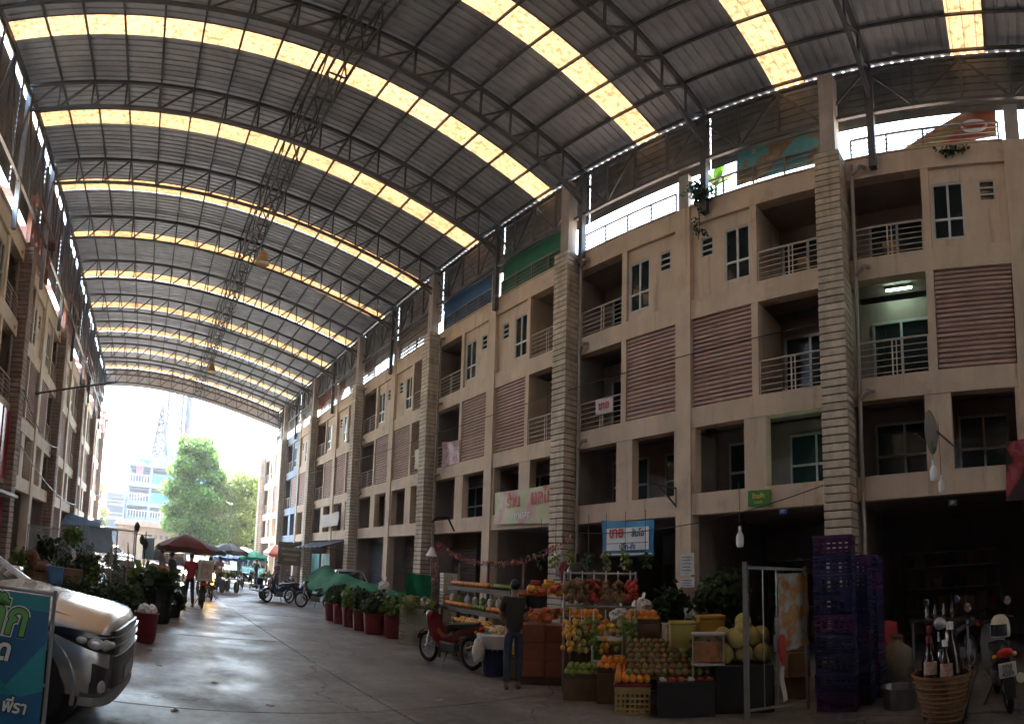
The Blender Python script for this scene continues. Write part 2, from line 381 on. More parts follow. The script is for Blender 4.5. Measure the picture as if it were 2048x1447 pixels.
def eave(x, xi, zb0, zt, sgn, low):
    zb_ = zb0
    g = MB()
    g.bar((xi, YB, zb_+.12), (xi, YE, zb_+.12), .09); g.bar((xi, YB, zt-.35), (xi, YE, zt-.35), .09)
    y = YB; k = 0
    while y < YE-1:
        g.bar((xi, y, zb_+.12), (xi, y, zt-.35), .06)
        g.bar((xi, y, zb_+.12 if k % 2 else zt-.35), (xi, y+1.06, zt-.35 if k % 2 else zb_+.12), .05)
        y += 1.06; k += 1
    g.build('eave_girder', STEEL, roof)
    ye = YB; first = True
    while ye < YE-.1:
        y1 = min(ye+SP, YE); b = MB(); prof = []; zb_ = 10.1 if low(ye) == 2 else (10.62 if low(ye) else zb0); nz_ = round((zt-zb_)/.21); h = (zt-zb_)/nz_
        for j in range(nz_):
            z = zb_+j*h; prof += [(z, 0), (z+h*.84, 0), (z+h*.9, .05*sgn)]
        prof.append((zt, 0)); q = len(prof)
        vs = [(x+d, yy, z) for yy in (ye+.01, y1-.01) for z, d in prof]
        b.add(vs, [(j, j+1, q+j+1, q+j) for j in range(q-1)])
        b.build('eave_sheet', CLADSHEET, roof); ye += SP
eave(XR+.10, XR-.22, 11.0, ZR(XR)-.05, 1, lambda y: 2 if y < -5 else (1 if y > 18.5 else 0))  # unseen sheets behind the camera reach lower, added to block terrace light
eave(XL-.12, XL+.22, 10.75, ZR(XL)-.22, -1, lambda y: 2 if y < 9 else 0)  # out-of-view near sheets lowered to keep terrace light off the right stalls
for y in TRUSS[1:-1]:
    MB().box(XR-.30, XR-.14, y-.08, y+.08, 9.6, ZR(XR)-.3).build('post', STEEL, roof)
    MB().box(XL+.10, XL+.24, y-.07, y+.07, 9.4, ZR(XL)-.3).build('post', GALV if abs(y-14.9) < 2 or abs(y-19.2) < 2 else STEEL, roof)
    MB().bar((XR-.22, y, 11.5), (XR-1.9, y, ZR(XR-1.9)-1.1), .07).build('knee_brace', STEEL, roof)
va = MB(); n = 26                           # sheet valance closing the far gable
def vz(u, v):
    x = XL-.1+(XR-XL+.2)*u; return (x, YE+.02, ZR(x)-.03-v*1.28)
va.grid(vz, 40, 3)
for i in range(41):
    x = XL-.1+(XR-XL+.2)*i/40; va.box(x-.012, x+.012, YE-.015, YE+.015, ZR(x)-1.28, ZR(x)-.05)
va.build('gable_valance', VALANCE, roof)
# hanging bell lamps under the crown
def bell(y, x, i):
    t = thing('bell_lamp', ['dusty amber bell lamp hanging from the crown lattice above the third skylight strip', 'small bell lamp hanging from the crown lattice near the far gable'][i], 'lamp', (x, y, ZR(x)-1.1))
    MB().tube((0,0,0), (0,0,-.35), .015, 6).build('rod', STEEL, t)
    MB().lathe([(.05,-.35),(.12,-.4),(.2,-.55),(.3,-.85),(.31,-.9),(.28,-.88)], 16).build('lamp_shade', M('amber_shade', (.45,.27,.12), .5), t, smooth=True)
bell(21.5, 3.9, 0); bell(37.0, 3.7, 1)
# ---------------------------------------------------------------- shophouse rows
ZC, ZM, ZB0, Z3, ZB1, Z4, Z5, ZP = 2.93, 3.36, 4.72, 5.15, 7.12, 7.58, 9.48, 10.0
MC = {}
def unit_wall(sg, ms, left):
    b = MB()
    def bx(d0, d1, s0, s1, z0, z1): b.box(sg*d0, sg*d1, ms*s0, ms*s1, z0, z1)
    for z0, z1 in ((ZC, ZM), (ZB0, Z3), (ZB1, Z4), (Z5, ZP)): bx(0, .3, .22, 4.0, z0, z1)
    bx(-.05, .33, 0, .22, 0, ZP-.004)
    bx(-.075, .1, .0, 4.0, ZP, ZP+.05) if left else bx(-.03, .34, .22, 4.0, ZP, ZP+.04)
    bx(.02, .3, 1.65, 2.2, ZM, ZB0); bx(.02, .3, .22, .31, ZM, ZB0)
    for z0, z1 in ((Z3, ZB1), (Z4, Z5)): bx(.012, 1.4, 1.88, 2.05, z0, z1)
    d0, d1 = .10, .24                                  # window wall of the top floor
    for s0, s1 in ((.22,.46), (.82,1.14), (1.84,1.88)): bx(d0, d1, s0, s1, Z4, Z5)
    bx(d0, d1, .46, .82, Z4, 8.6); bx(d0, d1, .46, .82, 9.1, Z5)
    bx(d0, d1, 1.14, 1.84, Z4, 7.8); bx(d0, d1, 1.14, 1.84, 9.12, Z5)
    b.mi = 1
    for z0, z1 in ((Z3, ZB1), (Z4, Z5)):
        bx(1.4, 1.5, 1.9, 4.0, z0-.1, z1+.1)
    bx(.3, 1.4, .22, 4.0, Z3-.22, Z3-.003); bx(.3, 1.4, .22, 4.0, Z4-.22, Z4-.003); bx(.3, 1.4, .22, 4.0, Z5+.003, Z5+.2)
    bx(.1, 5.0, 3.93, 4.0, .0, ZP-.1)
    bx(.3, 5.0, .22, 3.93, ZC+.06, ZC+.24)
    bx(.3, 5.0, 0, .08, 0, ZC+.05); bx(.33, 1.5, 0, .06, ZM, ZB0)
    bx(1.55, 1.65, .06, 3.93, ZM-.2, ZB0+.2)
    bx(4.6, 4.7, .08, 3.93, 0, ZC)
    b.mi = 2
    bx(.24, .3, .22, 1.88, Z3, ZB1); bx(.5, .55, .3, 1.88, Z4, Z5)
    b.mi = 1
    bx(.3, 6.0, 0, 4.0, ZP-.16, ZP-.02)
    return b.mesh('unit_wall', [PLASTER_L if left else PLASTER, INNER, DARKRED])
def win_meshes(sg, ms):
    out = {}
    def frame(s0, s1, z0, z1, d, cuts_s, cuts_z, w_=.05):
        f = MB(); g = MB()
        def bx(q, a0, a1, b0, b1, e0, e1): q.box(sg*e0, sg*e1, ms*a0, ms*a1, b0, b1)
        ss = [s0]+cuts_s+[s1]; zz = [z0]+cuts_z+[z1]
        for k, c in enumerate(ss): bx(f, c-w_/2 if 0 < k < len(ss)-1 else (c if k == 0 else c-w_), c+w_/2 if 0 < k < len(ss)-1 else (c+w_ if k == 0 else c), z0, z1, d-.03, d+.04)
        for k, c in enumerate(zz): bx(f, s0+.003, s1-.003, c-w_/2 if 0 < k < len(zz)-1 else (c if k == 0 else c-w_), c+w_/2 if 0 < k < len(zz)-1 else (c+w_ if k == 0 else c), d-.026, d+.036)
        bx(g, s0+.01, s1-.01, z0+.01, z1-.01, d+.012, d+.022)
        return f, g
    for nm, a in {'window': (1.14, 1.84, 7.8, 9.12, .14, [1.49], [8.26], .05), 'vent_window': (.46, .82, 8.6, 9.1, .14, [], [8.76, 8.92], .035),
                  'balcony_door': (2.15, 3.55, Z3, 6.75, 1.37, [2.85], [], .06), 'upper_balcony_door': (2.15, 3.55, Z4, 9.1, 1.37, [2.85], [], .06),
                  'mezzanine_window': (.45, 1.62, ZM+.05, ZB0-.1, 1.50, [1.03], [3.95], .05), 'mezzanine_window_': (2.2, 3.6, ZM+.05, ZB0-.1, 1.50, [2.9], [3.95], .05)}.items():
        f, g = frame(*a); out[nm] = (f.mesh('frame', ALU), g.mesh('pane', TEALGLASS if 'mezz' in nm else GLASS))
    return out
def railing_mesh(L, h, nb, mat_, k_=1.0):
    b = MB()
    b.tube((0,0,h), (0,L,h), .022*k_, 6)
    for k in range(nb): z = .06+(h-.12)*k/(nb-.4); b.tube((0,0,z), (0,L,z), .011*k_, 5)
    n_ = max(2, round(L/.75))
    for k in range(n_+1): b.bar((0, L*k/n_, 0), (0, L*k/n_, h), .03*k_)
    b.bar((0, L*.5-.09, 0), (0, L*.5-.09, h), .025)
    return b.mesh('railing', mat_)
SLATM = {}
def slat_mesh(sg):
    b = MB(); L = 1.62
    a = [(0,0),(-.055,.012),(-.06,.03),(-.012,.093),(.0,.09)]
    vs = [(sg*d, yy, z) for yy in (0, L) for d, z in a]
    n_ = len(a); fs = [(k, (k+1) % n_, n_+(k+1) % n_, n_+k) for k in range(n_)]+[tuple(range(n_)), tuple(range(2*n_-1, n_-1, -1))]
    b.add(vs, fs); return b
def block_mesh(sg, m_): return MB().rbox(-.30, .30, -.29, .29, 0, .123, .013).mesh('cladding_block', m_)
def build_row(name, label, XF, sg, centers, left, near):
    root = thing(name, label, 'building', (XF, 0, 0))
    walls = {ms: unit_wall(sg, ms, left) for ms in (1, -1)}
    wins = {ms: win_meshes(sg, ms) for ms in (1, -1)}
    rb = railing_mesh(1.55, .68, 5, RAIL); rt = railing_mesh(3.3, .58, 4, RAILD, 1.5)
    sm = slat_mesh(sg).mesh('slat', SLAT)
    alls = MB()
    for k in range(20):
        q = slat_mesh(sg); q.v = [(x, y, z+k*.0965) for x, y, z in q.v]; alls.add(q.v, q.f)
    allsm = alls.mesh('slats', SLAT)
    blk = block_mesh(sg, CLAD_L if left else CLAD)
    allb = MB()
    for k in range(69): allb.rbox(-.30, .30, -.29, .29, k*.145+.006, k*.145+.129, .013)
    allbm = allb.mesh('cladding_blocks', CLAD_L if left else CLAD)
    for ci, c in enumerate(centers):
        for ms in (1, -1):
            wo = ob('wall', walls[ms], root, (0, c, 0))
            if (not left) and c > 38 and (ms == 1 or c > 44):
                wo.data = walls[ms].copy(); wo.data.materials[0] = M('blue_grey_plaster', (.36,.43,.50), .8, var=.12, scale=1.3, streak=.3) if c < 44 else PLASTER_L
            for nm, (f, g) in wins[ms].items():
                if left and nm == 'vent_window' and False: continue
                wn = ob(nm.rstrip('_'), f, root, (0, c, 0)); ob('pane', g, wn)
            cl = (c-near)
            lp = ob('louver_panel', MB().box(0, sg*.02, 0, 1.64, -.0, .01).mesh('louver_rail', SLAT), root, (sg*.10, c+(.235 if ms == 1 else -1.875), Z3+.02))
            if -9 < cl < 19 and not left:
                for k in range(20): ob('slat', sm, lp, (0, .01, .012+k*.0965))
            else: tag(ob('slats', allsm, lp, (0, .01, .012)), kind='stuff')
            y_ = c+(2.07 if ms == 1 else -3.62)
            for z in (Z3+.02, Z4+.02): ob('balcony_railing', rb, root, (sg*.06, y_, z))
            if not left: ob('terrace_railing', rt, root, (sg*.12, c+(.3 if ms == 1 else -3.6), ZP+.04))
        # pillar at the near end of each bay
        for py in ([c-4.0] + ([c+4.0] if ci == len(centers)-1 else [])):
            core = MB().box(-.265, .265, -.25, .25, 0, 10.02).mesh('pillar', CLADGAP)
            p = ob('pillar', core, root, (-sg*(.0 if left else .20), py, 0))
            if not left and -6 < py < 21:
                for k in range(69): ob('cladding_block', blk, p, (0, 0, k*.145+.006))
            else: tag(ob('cladding_blocks', allbm, p), kind='stuff')
            if not left: MB().box(-.17, .17, -.17, .17, 10.03, 12.35).build('upper_column', CONC, p, (0, 0, 0))
            pipe = MB(); yy = -.44
            pipe.tube((sg*.12, yy, .1), (sg*.12, yy, 9.8), .045, 8)
            for z in (4.9, 7.35, 9.7):
                pipe.path([(sg*.16, yy-.3, z), (sg*.0, yy-.22, z-.04), (sg*.1, yy-.02, z-.16)], .05, 8)
            pipe.build('drain_pipe', PVC, p, smooth=True)
        if not left: MB().box(.0, sg*.2, -.15, .15, ZP+.045, 11.0).build('terrace_pier', CONC, root, (0, c, 0))
    return root
right = build_row('shophouse_row', 'cream four storey shophouse row with striped pillars, louvered panels and balconies', 11.0, 1, [7.24+8*k for k in range(-3, 6)], False, 7.24)
left = build_row('shophouse_row', 'pale shophouse row with brown striped pillars and red-brown rooftop frames', -4.75, -1, [13.6+8*k for k in range(-4, 5)], True, 7)
# shop shutters and inner doors on the ground floor
SHUT = M('brown_roller_shutter', (.16,.12,.10), .6, metal=.2, var=.2, scale=3)
SHUTG = M('grey_roller_shutter', (.22,.24,.25), .55, metal=.3, var=.2, scale=3)
def shutter(root, sg, y0, y1, d, mat_, zt=2.7):
    b = MB(); prof = []; z = .02
    while z < zt: prof += [(z, 0), (z+.07, 0), (z+.085, .02), (z+.1, .02)]; z += .11
    q = len(prof); b.add([(sg*d-sg*e, y, zz) for y in (y0, y1) for zz, e in prof], [(j, j+1, q+j+1, q+j) for j in range(q-1)])
    b.box(sg*d, sg*(d+.3), y0, y1, zt, ZC+.05)
    b.build('roller_shutter', mat_, root)
for k in range(2, 6):
    c = 7.24+8*k
    for ms in (1, -1):
        for a, e in ((.35, 1.85), (2.0, 3.6)): shutter(right, 1, c+ms*a, c+ms*e, .9, SHUT if (k+ms) % 3 else SHUTG)
for a, e in ((.4, 1.7), (2.0, 3.6)): shutter(right, 1, 15.24+a, 15.24+e, 1.0, SHUT)
shutter(right, 1, 15.24-3.6, 15.24-2.4, 1.2, SHUT)
for k in range(-2, 5):
    c = 13.6+8*k
    for ms in (1, -1):
        if (k, ms) != (1, -1): shutter(left, -1, c+ms*.35, c+ms*3.6, .8 if k % 2 else 1.6, [SHUTG, SHUT, M('red_shutter', (.35,.05,.05), .6)][(k+ms) % 3])
# red-brown rooftop frames of the left row
PERG = M('red_brown_timber', (.30,.15,.11), .7, var=.25, scale=4, streak=.2)
for k in range(0, 5):
    c = 13.6+8*k+3.6
    pg = MB()
    for y in (c, c+3.2):
        pg.bar((.1, y, 10.05), (.1, y, 11.55), .16); pg.bar((-2.4, y, 10.05), (-2.4, y, 12.3), .16)
        pg.bar((.3, y, 11.3), (.3, y, 11.6), .14)
        pg.bar((.35, y, 11.5), (-2.6, y, 12.45), .18, .22)
    for j in range(7):
        t = j/6; pg.bar((.3-2.8*t, c-.2, 11.62+.92*t), (.3-2.8*t, c+3.4, 11.62+.92*t), .09, .12)
    pg.box(-.25, .05, c-.1, c+3.3, 10.06, 10.62)
    for j in range(5): pg.box(-.02, .07, c+.2+j*.62, c+.55+j*.62, 10.62, 11.5)
    pg.build('rooftop_frame', PERG, left)
# ================================================================== beyond the far gable
for rt_, sg in ((right, 1), (left, -1)):
    y0, y1 = (-20.7, 51.2) if sg == 1 else (-22.3, 49.5)
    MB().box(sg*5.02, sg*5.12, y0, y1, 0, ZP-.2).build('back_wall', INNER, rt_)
    MB().box(sg*.3, sg*5.0, y1+.01, y1+.12, 0, ZP-.05).build('end_wall', PLASTER_L, rt_); MB().box(sg*.3, sg*5.0, y0-.12, y0-.01, 0, ZP-.05).build('end_wall', PLASTER_L, rt_)
def leaf_mat(name, a, b_, tr=.35):
    mt = bpy.data.materials.new(name); mt.use_nodes = True; n = mt.node_tree.nodes; l = mt.node_tree.links
    p = n['Principled BSDF']; p.inputs['Roughness'].default_value = .55; p.inputs['Specular IOR Level'].default_value = .3
    g = n.new('ShaderNodeNewGeometry'); r = n.new('ShaderNodeValToRGB'); r.color_ramp.elements[0].color = (*a, 1); r.color_ramp.elements[1].color = (*b_, 1)
    l.new(g.outputs['Random Per Island'], r.inputs[0]); l.new(r.outputs[0], p.inputs['Base Color'])
    t = n.new('ShaderNodeBsdfTranslucent'); l.new(r.outputs[0], t.inputs[0]); mx = n.new('ShaderNodeMixShader'); mx.inputs[0].default_value = tr
    l.new(p.outputs[0], mx.inputs[1]); l.new(t.outputs[0], mx.inputs[2]); l.new(mx.outputs[0], n['Material Output'].inputs[0]); return mt
LEAF1 = leaf_mat('broad_leaf', (.06,.14,.03), (.20,.31,.06))
LEAF2 = leaf_mat('pale_leaf', (.13,.20,.05), (.33,.38,.11))
LEAFD = leaf_mat('dark_leaf', (.02,.045,.018), (.06,.10,.035))
LEAFY = leaf_mat('yellow_leaf', (.16,.17,.04), (.30,.30,.09))
BARK = M('bark', (.12,.09,.06), .9, var=.4, scale=8)
def leaves(b, c, r, n_, size, rng, shell=.45):
    """n_ small folded leaves spread through an ellipsoid"""
    vs, fs = [], []
    for _ in range(n_):
        d = Vector((rng.gauss(0,1), rng.gauss(0,1), rng.gauss(0,1))).normalized(); k = shell+(1-shell)*rng.random()**.6
        p = Vector((c[0]+d.x*r[0]*k, c[1]+d.y*r[1]*k, c[2]+d.z*r[2]*k))
        a = Vector((rng.uniform(-1,1), rng.uniform(-1,1), rng.uniform(-.9,.3))).normalized(); s = size*rng.uniform(.6,1.4)
        q = a.cross(Vector((rng.uniform(-1,1), rng.uniform(-1,1), rng.uniform(-1,1)))).normalized()*s*.32
        o = len(vs); vs += [p, p+a*s*.5+q, p+a*s, p+a*s*.5-q]; fs.append((o, o+1, o+2, o+3))
    b.add(vs, fs)
def tree(name, label, loc, trunk, lobes, leafmat, size, per, seed, group=None):
    rng = random.Random(seed); t = thing(name, label, 'tree', loc, 0, group)
    tr = MB(); h = trunk[1]; pts = [Vector((rng.uniform(-.15,.15)*k, rng.uniform(-.15,.15)*k, h*k/4)) for k in range(5)]
    for k in range(4): tr.tube(pts[k], pts[k+1], trunk[0]*(1-.15*k), 8, trunk[0]*(1-.15*(k+1)))
    cr = MB()
    for c, r in lobes:
        base = pts[rng.choice((2,3,4))]; mid = (base+Vector(c))/2+Vector((rng.uniform(-.3,.3), rng.uniform(-.3,.3), .2))
        tr.tube(base, mid, trunk[0]*.4, 6, trunk[0]*.25); tr.tube(mid, c, trunk[0]*.25, 6, .03)
        vol = r[0]*r[1]*r[2]; nsub = max(4, int(vol*2.2)+3)
        for _ in range(nsub):
            d = Vector((rng.gauss(0,1), rng.gauss(0,1), rng.gauss(0,1))).normalized()*rng.uniform(.45,1)
            cc = (c[0]+d.x*r[0]*.8, c[1]+d.y*r[1]*.8, c[2]+d.z*r[2]*.8); rr = rng.uniform(.35,.6)
            leaves(cr, cc, (r[0]*rr, r[1]*rr, r[2]*rr*.8), per, size, rng, .3)
            tr.tube(c, cc, .04, 5, .012)
    tr.build('trunk', BARK, t); cr.build('crown', leafmat, t); return t
tree('tall_tree', 'tall dense green tree with a columnar crown beyond the gable', (4.7, 55, 0), (.28, 7),
     [((-.1,0,10.6),(1.8,1.8,1.4)), ((-1.2,0,10.5),(1.2,1.3,1.2)), ((1.3,.2,9.8),(1.7,1.6,1.5)), ((-1.0,0,8.8),(1.8,1.7,1.5)), ((1.6,0,8.3),(1.7,1.6,1.5)), ((-1.5,.1,6.6),(2.0,1.8,1.6)), ((.7,-.2,6.4),(2.3,2.0,1.8)), ((-1.2,0,4.4),(2.2,1.9,1.6)), ((1.4,0,3.9),(2.4,1.9,1.6)), ((0,-.4,2.4),(2.4,1.9,1.2))], LEAF1, .27, 300, 3)
tree('spreading_tree', 'loose spreading tree with pale yellowish tips beside the far right wall', (10.6, 56, 0), (.25, 5),
     [((-.3,0,8.3),(2.5,2.1,1.6)), ((-2.4,0,7.4),(2.2,1.9,1.6)), ((1.9,0,7.2),(2.1,1.8,1.6)), ((.0,-.3,5.6),(2.8,2.2,1.9)), ((-2.8,0,5.0),(2.4,2.0,1.8)), ((2.5,0,5.0),(1.9,1.8,1.7)), ((0,-.2,3.2),(2.8,2.1,1.5)), ((2.6,.3,3.4),(1.9,1.7,1.5)), ((-2.4,.3,2.6),(1.9,1.7,1.4))], LEAF2, .25, 260, 4)
tree('young_tree', 'small yellowish tree at the end of the left row', (-5.6, 62, 0), (.14, 4),
     [((0,0,6.2),(1.1,1.1,1.5)), ((.6,0,4.2),(1.1,1.1,1.3)), ((-.7,0,3.2),(1,1,1.2)), ((.3,0,2.2),(1.1,1.1,1))], LEAFY, .24, 150, 5)
tree('wayside_tree', 'dark green tree crowding the street end behind the parasols', (14.6, 60, 0), (.25, 5),
     [((0,0,5.6),(2,1.8,1.6)), ((-1.4,0,4),(1.8,1.6,1.4)), ((1.5,0,3.8),(1.8,1.6,1.4))], LEAF1, .26, 150, 6)
# --- blue-white apartment block
APW = M('pale_blue_render', (.13,.19,.25), .8, var=.12, scale=.8, streak=.25); APB = M('deep_blue_panel', (.02,.13,.25), .6, var=.2)
APD = M('shaded_opening', (.06,.065,.07), .8)
ap = thing('apartment_building', 'blue and white flat-roofed apartment block with open galleries behind the trees', 'building', (0, 75, 0))
b = MB(); x0, x1 = -3.0, 9.0
for z0, z1 in ((0,4.9), (6.3,6.8), (8.5,9.0), (10.9,12.4)): b.box(x0, x1, 0, 8, z0, z1)
for x in (x0, 0.1, 3.0, 6, x1-.25): b.box(x, x+.25, .02, .4, 4.9, 10.9)
b.box(x0, x1, 1.6, 7.9, 4.9, 10.9); b.build('wall', APW, ap)
for z0, z1 in ((4.9,6.3), (6.8,8.5), (9.0,10.9)):
    for i, (xa, xb) in enumerate(((x0+.3, .05), (.4, 2.95), (3.3, 5.95), (6.3, 8.7))):
        MB().box(xa+.1, xb-.1, 1.5, 1.58, z0+.3, z1-.25).build('window', APD, ap)
        if z0 > 6 and i: MB().box(xa, xb, .25, .3, z0, z0+1.2).build('balcony_panel', APB, ap)
        else:
            q = MB(); q.bar((xa, .2, z0+.9), (xb, .2, z0+.9), .06)
            for k in range(8): q.bar((xa+(xb-xa)*k/7, .2, z0), (xa+(xb-xa)*k/7, .2, z0+.9), .04)
            q.build('balcony_railing', WHITE, ap)
MB().box(1.5, 4.2, 2, 6, 12.4, 14.0).build('roof_room', APW, ap)
rng = random.Random(3); q = MB()                     # blue mural strokes on the parapet
for _ in range(60):
    x = rng.uniform(x0+.2, 5); z = rng.uniform(11.1, 12.2); q.box(x, x+rng.uniform(.05,.25), -.014, -.004, z, z+rng.uniform(.1,.5))
tag(q.build('mural', M('mural_blue', (.06,.12,.2), .8), ap), kind='stuff')
MB().slab(lambda u, v: (-1.9+.9*u, .1, 9.9+1.0*(1-v)+.05*math.sin(u*9)), 6, 4, (0,.03,0)).build('drying_cloth', M('red_cloth', (.6,.06,.08), .8), ap)
ap2 = thing('apartment_building', 'low white block with narrow balconies beside the blue apartment block', 'building', (-4.3, 74, 0))
b = MB(); b.box(-1.4, 1.2, 0, 6, 0, 7.6); b.build('wall', M('grey_white_render', (.20,.22,.24), .8, var=.15, streak=.2), ap2)
for z in (3.6, 5.2, 6.6):
    MB().box(-1.2, 1.0, -.05, .0, z, z+.75).build('window', APD, ap2); MB().box(-1.3, 1.1, -.5, -.06, z-.2, z-.05).build('balcony', MATS['grey_white_render'], ap2)
# --- beige low hall
bh = thing('market_hall', 'beige low hall with a cornice roof and a row of dark wall vents', 'building', (0, 62, 0))
BEI = M('beige_render', (.30,.20,.125), .85, var=.12, scale=.8, streak=.22)
MB().box(-3.2, 8.5, 0, 8, 0, 3.55).build('wall', BEI, bh)
MB().box(-3.6, 8.9, -.5, 8.4, 3.55, 3.75).box(-3.4, 8.7, -.3, 8.2, 3.75, 4.1).build('cornice', M('pink_cornice', (.34,.22,.16), .8, streak=.3), bh)
for k in range(9): MB().box(-.2+k*.62, .15+k*.62, -.015, .05, 2.55, 2.9).build('wall_vent', APD, bh)
for k in range(5): MB().box(-2.6+k*2.3, -2.3+k*2.3, -.12, -.005, 0, 3.5).build('pilaster', BEI, bh)
# --- masts
def mast(name, label, loc, w0, w1, h, mat_, bars=14):
    t = thing(name, label, 'tower', loc); b = MB(); lv = [h*k/bars for k in range(bars+1)]
    def cor(z): s = (w0+(w1-w0)*z/h)/2; return [Vector((sx*s, sy*s, z)) for sx, sy in ((-1,-1),(1,-1),(1,1),(-1,1))]
    legs = []
    for i in range(4):
        lg = MB()
        for k in range(bars): lg.bar(cor(lv[k])[i], cor(lv[k+1])[i], .34)
        lg.build('leg', mat_, t)
    for k in range(bars):
        c0, c1 = cor(lv[k]), cor(lv[k+1])
        for i in range(4):
            j = (i+1) % 4; b.bar(c0[i], c1[j], .22); b.bar(c1[i], c1[j], .2)
    b.build('bracing', mat_, t); return t
MAST = M('mast_steel', (.02,.019,.021), .7, var=.3)
mast('lattice_mast', 'tall square lattice radio mast behind the columnar tree', (3.25, 86, 0), 2.7, 2.1, 34, MAST, 17)
mast('lattice_mast', 'short tapering lattice mast on the roof of the blue apartment block', (1.1, 78, 12.41), 2.1, .25, 6.4, MAST, 6)
pl = MB().lathe([(.62,0),(.58,20),(.52,40),(.0,40.1)], 14).build('mast_pole', M('mast_grey', (.035,.035,.04), .7), None, (5.45, 86, 0), smooth=True)
tag(pl, 'thick grey mast pole standing right beside the tall lattice mast', 'pole')
# ================================================================== lettering and small helpers
def lettering(body, size, mat_, parent, loc, rot, name='lettering', shear=0.0, off=0.0, ext=.002):
    c = bpy.data.curves.new(name, 'FONT'); c.body = body; c.size = size; c.shear = shear; c.extrude = ext; c.offset = off; c.align_x = 'CENTER'; c.align_y = 'CENTER'; c.resolution_u = 3
    o = bpy.data.objects.new(name, c); COL.objects.link(o)
    me = bpy.data.meshes.new_from_object(o.evaluated_get(bpy.context.evaluated_depsgraph_get())); bpy.data.objects.remove(o)
    me.materials.clear(); me.materials.append(mat_)
    return ob(name, me, parent, loc, rot)
def parasol(label, loc, R, zt, zr, mats, group=None, n_=8, tilt=0):
    t = thing('parasol', label, 'parasol', loc, 0, group); b = MB()
    for k in range(n_):
        b.mi = k % len(mats); a0, a1 = 2*math.pi*k/n_, 2*math.pi*(k+1)/n_
        def fn(u, v):
            a = a0+(a1-a0)*u; cpl = 1-.06*math.sin(math.pi*u)*v; r = R*v*cpl; sag = .10*math.sin(math.pi*u)*v
            return (r*math.cos(a), r*math.sin(a), zt-(zt-zr)*(v**1.35)-sag*.5)
        b.slab(fn, 5, 5, (0,0,-.012))
        def fv(u, v):
            a = a0+(a1-a0)*u; r = R*(1-.06*math.sin(math.pi*u)); return (r*math.cos(a), r*math.sin(a), zr-.055*math.sin(math.pi*u)-.18*v-.02*math.sin(u*20)*v)
        b.slab(fv, 5, 1, (0,0,-.004))
    b.build('canopy', mats, t)
    MB().tube((0,0,0), (0,0,zt+.06), .022, 8).lathe([(.2,0),(.2,.06),(.04,.09)], 12).build('pole', GALV, t)
    for k in range(n_):
        a = 2*math.pi*k/n_; MB().tube((0,0,zt-.08), (R*.96*math.cos(a), R*.96*math.sin(a), zr-.04), .008, 5).tube((0,0,zt-.55), (R*.5*math.cos(a), R*.5*math.sin(a), zt-(zt-zr)*.42-.07), .007, 5).build('rib', GALV, t)
    t.rotation_euler.x = tilt
    return t
CAN_M = M('maroon_canvas', (.17,.055,.05), .85, var=.2); CAN_G = M('grey_canvas', (.42,.44,.46), .8, var=.15); CAN_D = M('slate_canvas', (.16,.18,.22), .8, var=.15)
CAN_GR = M('green_canvas', (.02,.42,.24), .7, var=.15); CAN_W = M('white_canvas', (.7,.68,.64), .8, var=.1); CAN_O = M('orange_canvas', (.75,.2,.12), .75, var=.1); CAN_B = M('blue_canvas', (.08,.16,.35), .75)
def gp(u, Y, z=0): p = FY_(u, 1100, Y); return (p.x, Y, z)
parasol('wide maroon market parasol over the street vendors', gp(372, 24), 1.28, 2.28, 1.83, [CAN_M])
parasol('grey and slate striped parasol behind the maroon parasol', gp(457, 33), 1.25, 2.3, 1.95, [CAN_G, CAN_D])
parasol('bright green parasol further down the street', gp(508, 40), 1.05, 2.15, 1.75, [CAN_GR])
parasol('white and orange parasol by the far pillar', gp(550, 43), 1.0, 2.75, 2.2, [CAN_W, CAN_O], tilt=R_(6))
parasol('blue parasol low behind the grey striped one', gp(462, 42), 1.3, 1.9, 1.55, [CAN_B])

# --- unseen wall added behind the camera to block light from the back end
blocker = thing('light_blocking_wall', 'plain grey unseen wall added behind the market to block light', 'building', (3, -34, 0))
MB().box(-16, 16, -10, 0, 0, 15.5).build('wall', M('grey_render', (.25,.24,.23), .9, var=.2, scale=.6, streak=.25), blocker)
for k in range(4): MB().box(-13+7*k, -9+7*k, .0, .06, 0, 4.2).build('blocker_door', SHUTG, blocker)
# ================================================================== vehicles
SILVER = M('silver_car_paint', (.60,.59,.57), .27, metal=.75, var=.04, scale=2, coat=.6, fine=.03)
WCAR = M('white_car_paint', (.72,.72,.71), .3, var=.04, coat=.6); GCAR = M('graphite_car_paint', (.12,.12,.13), .3, metal=.4, var=.04, coat=.6)
CGLASS = M('car_glass', (.02,.025,.03), .04, var=0, spec=.9); LENS = M('lamp_lens', (.68,.70,.72), .08, metal=.5, var=.3, scale=26, spec=.9)
TRIM = M('dark_trim', (.025,.025,.03), .4, var=.1); ALLOY = M('alloy_rim', (.5,.5,.52), .3, metal=.8, var=.1); REDL = M('tail_lamp_red', (.5,.02,.015), .2, var=.1)
HEADON = emitter('lit_headlamp', (1, .93, .8), 14); AMBERON = emitter('lit_amber_lamp', (1, .55, .12), 7)
def ring(x, w, zb, zs, zt):
    h = [(0,zb),(.72*w,zb),(.95*w,zb+.07),(w,zb+.22),(1.0*w,(zb+zs)/2+.06),(.985*w,zs-.07),(.93*w,zs),(.72*w,zt-.02),(.35*w,zt),(0,zt)]
    return [(x, y, z) for y, z in h]+[(x, -y, z) for y, z in h[-2:0:-1]]
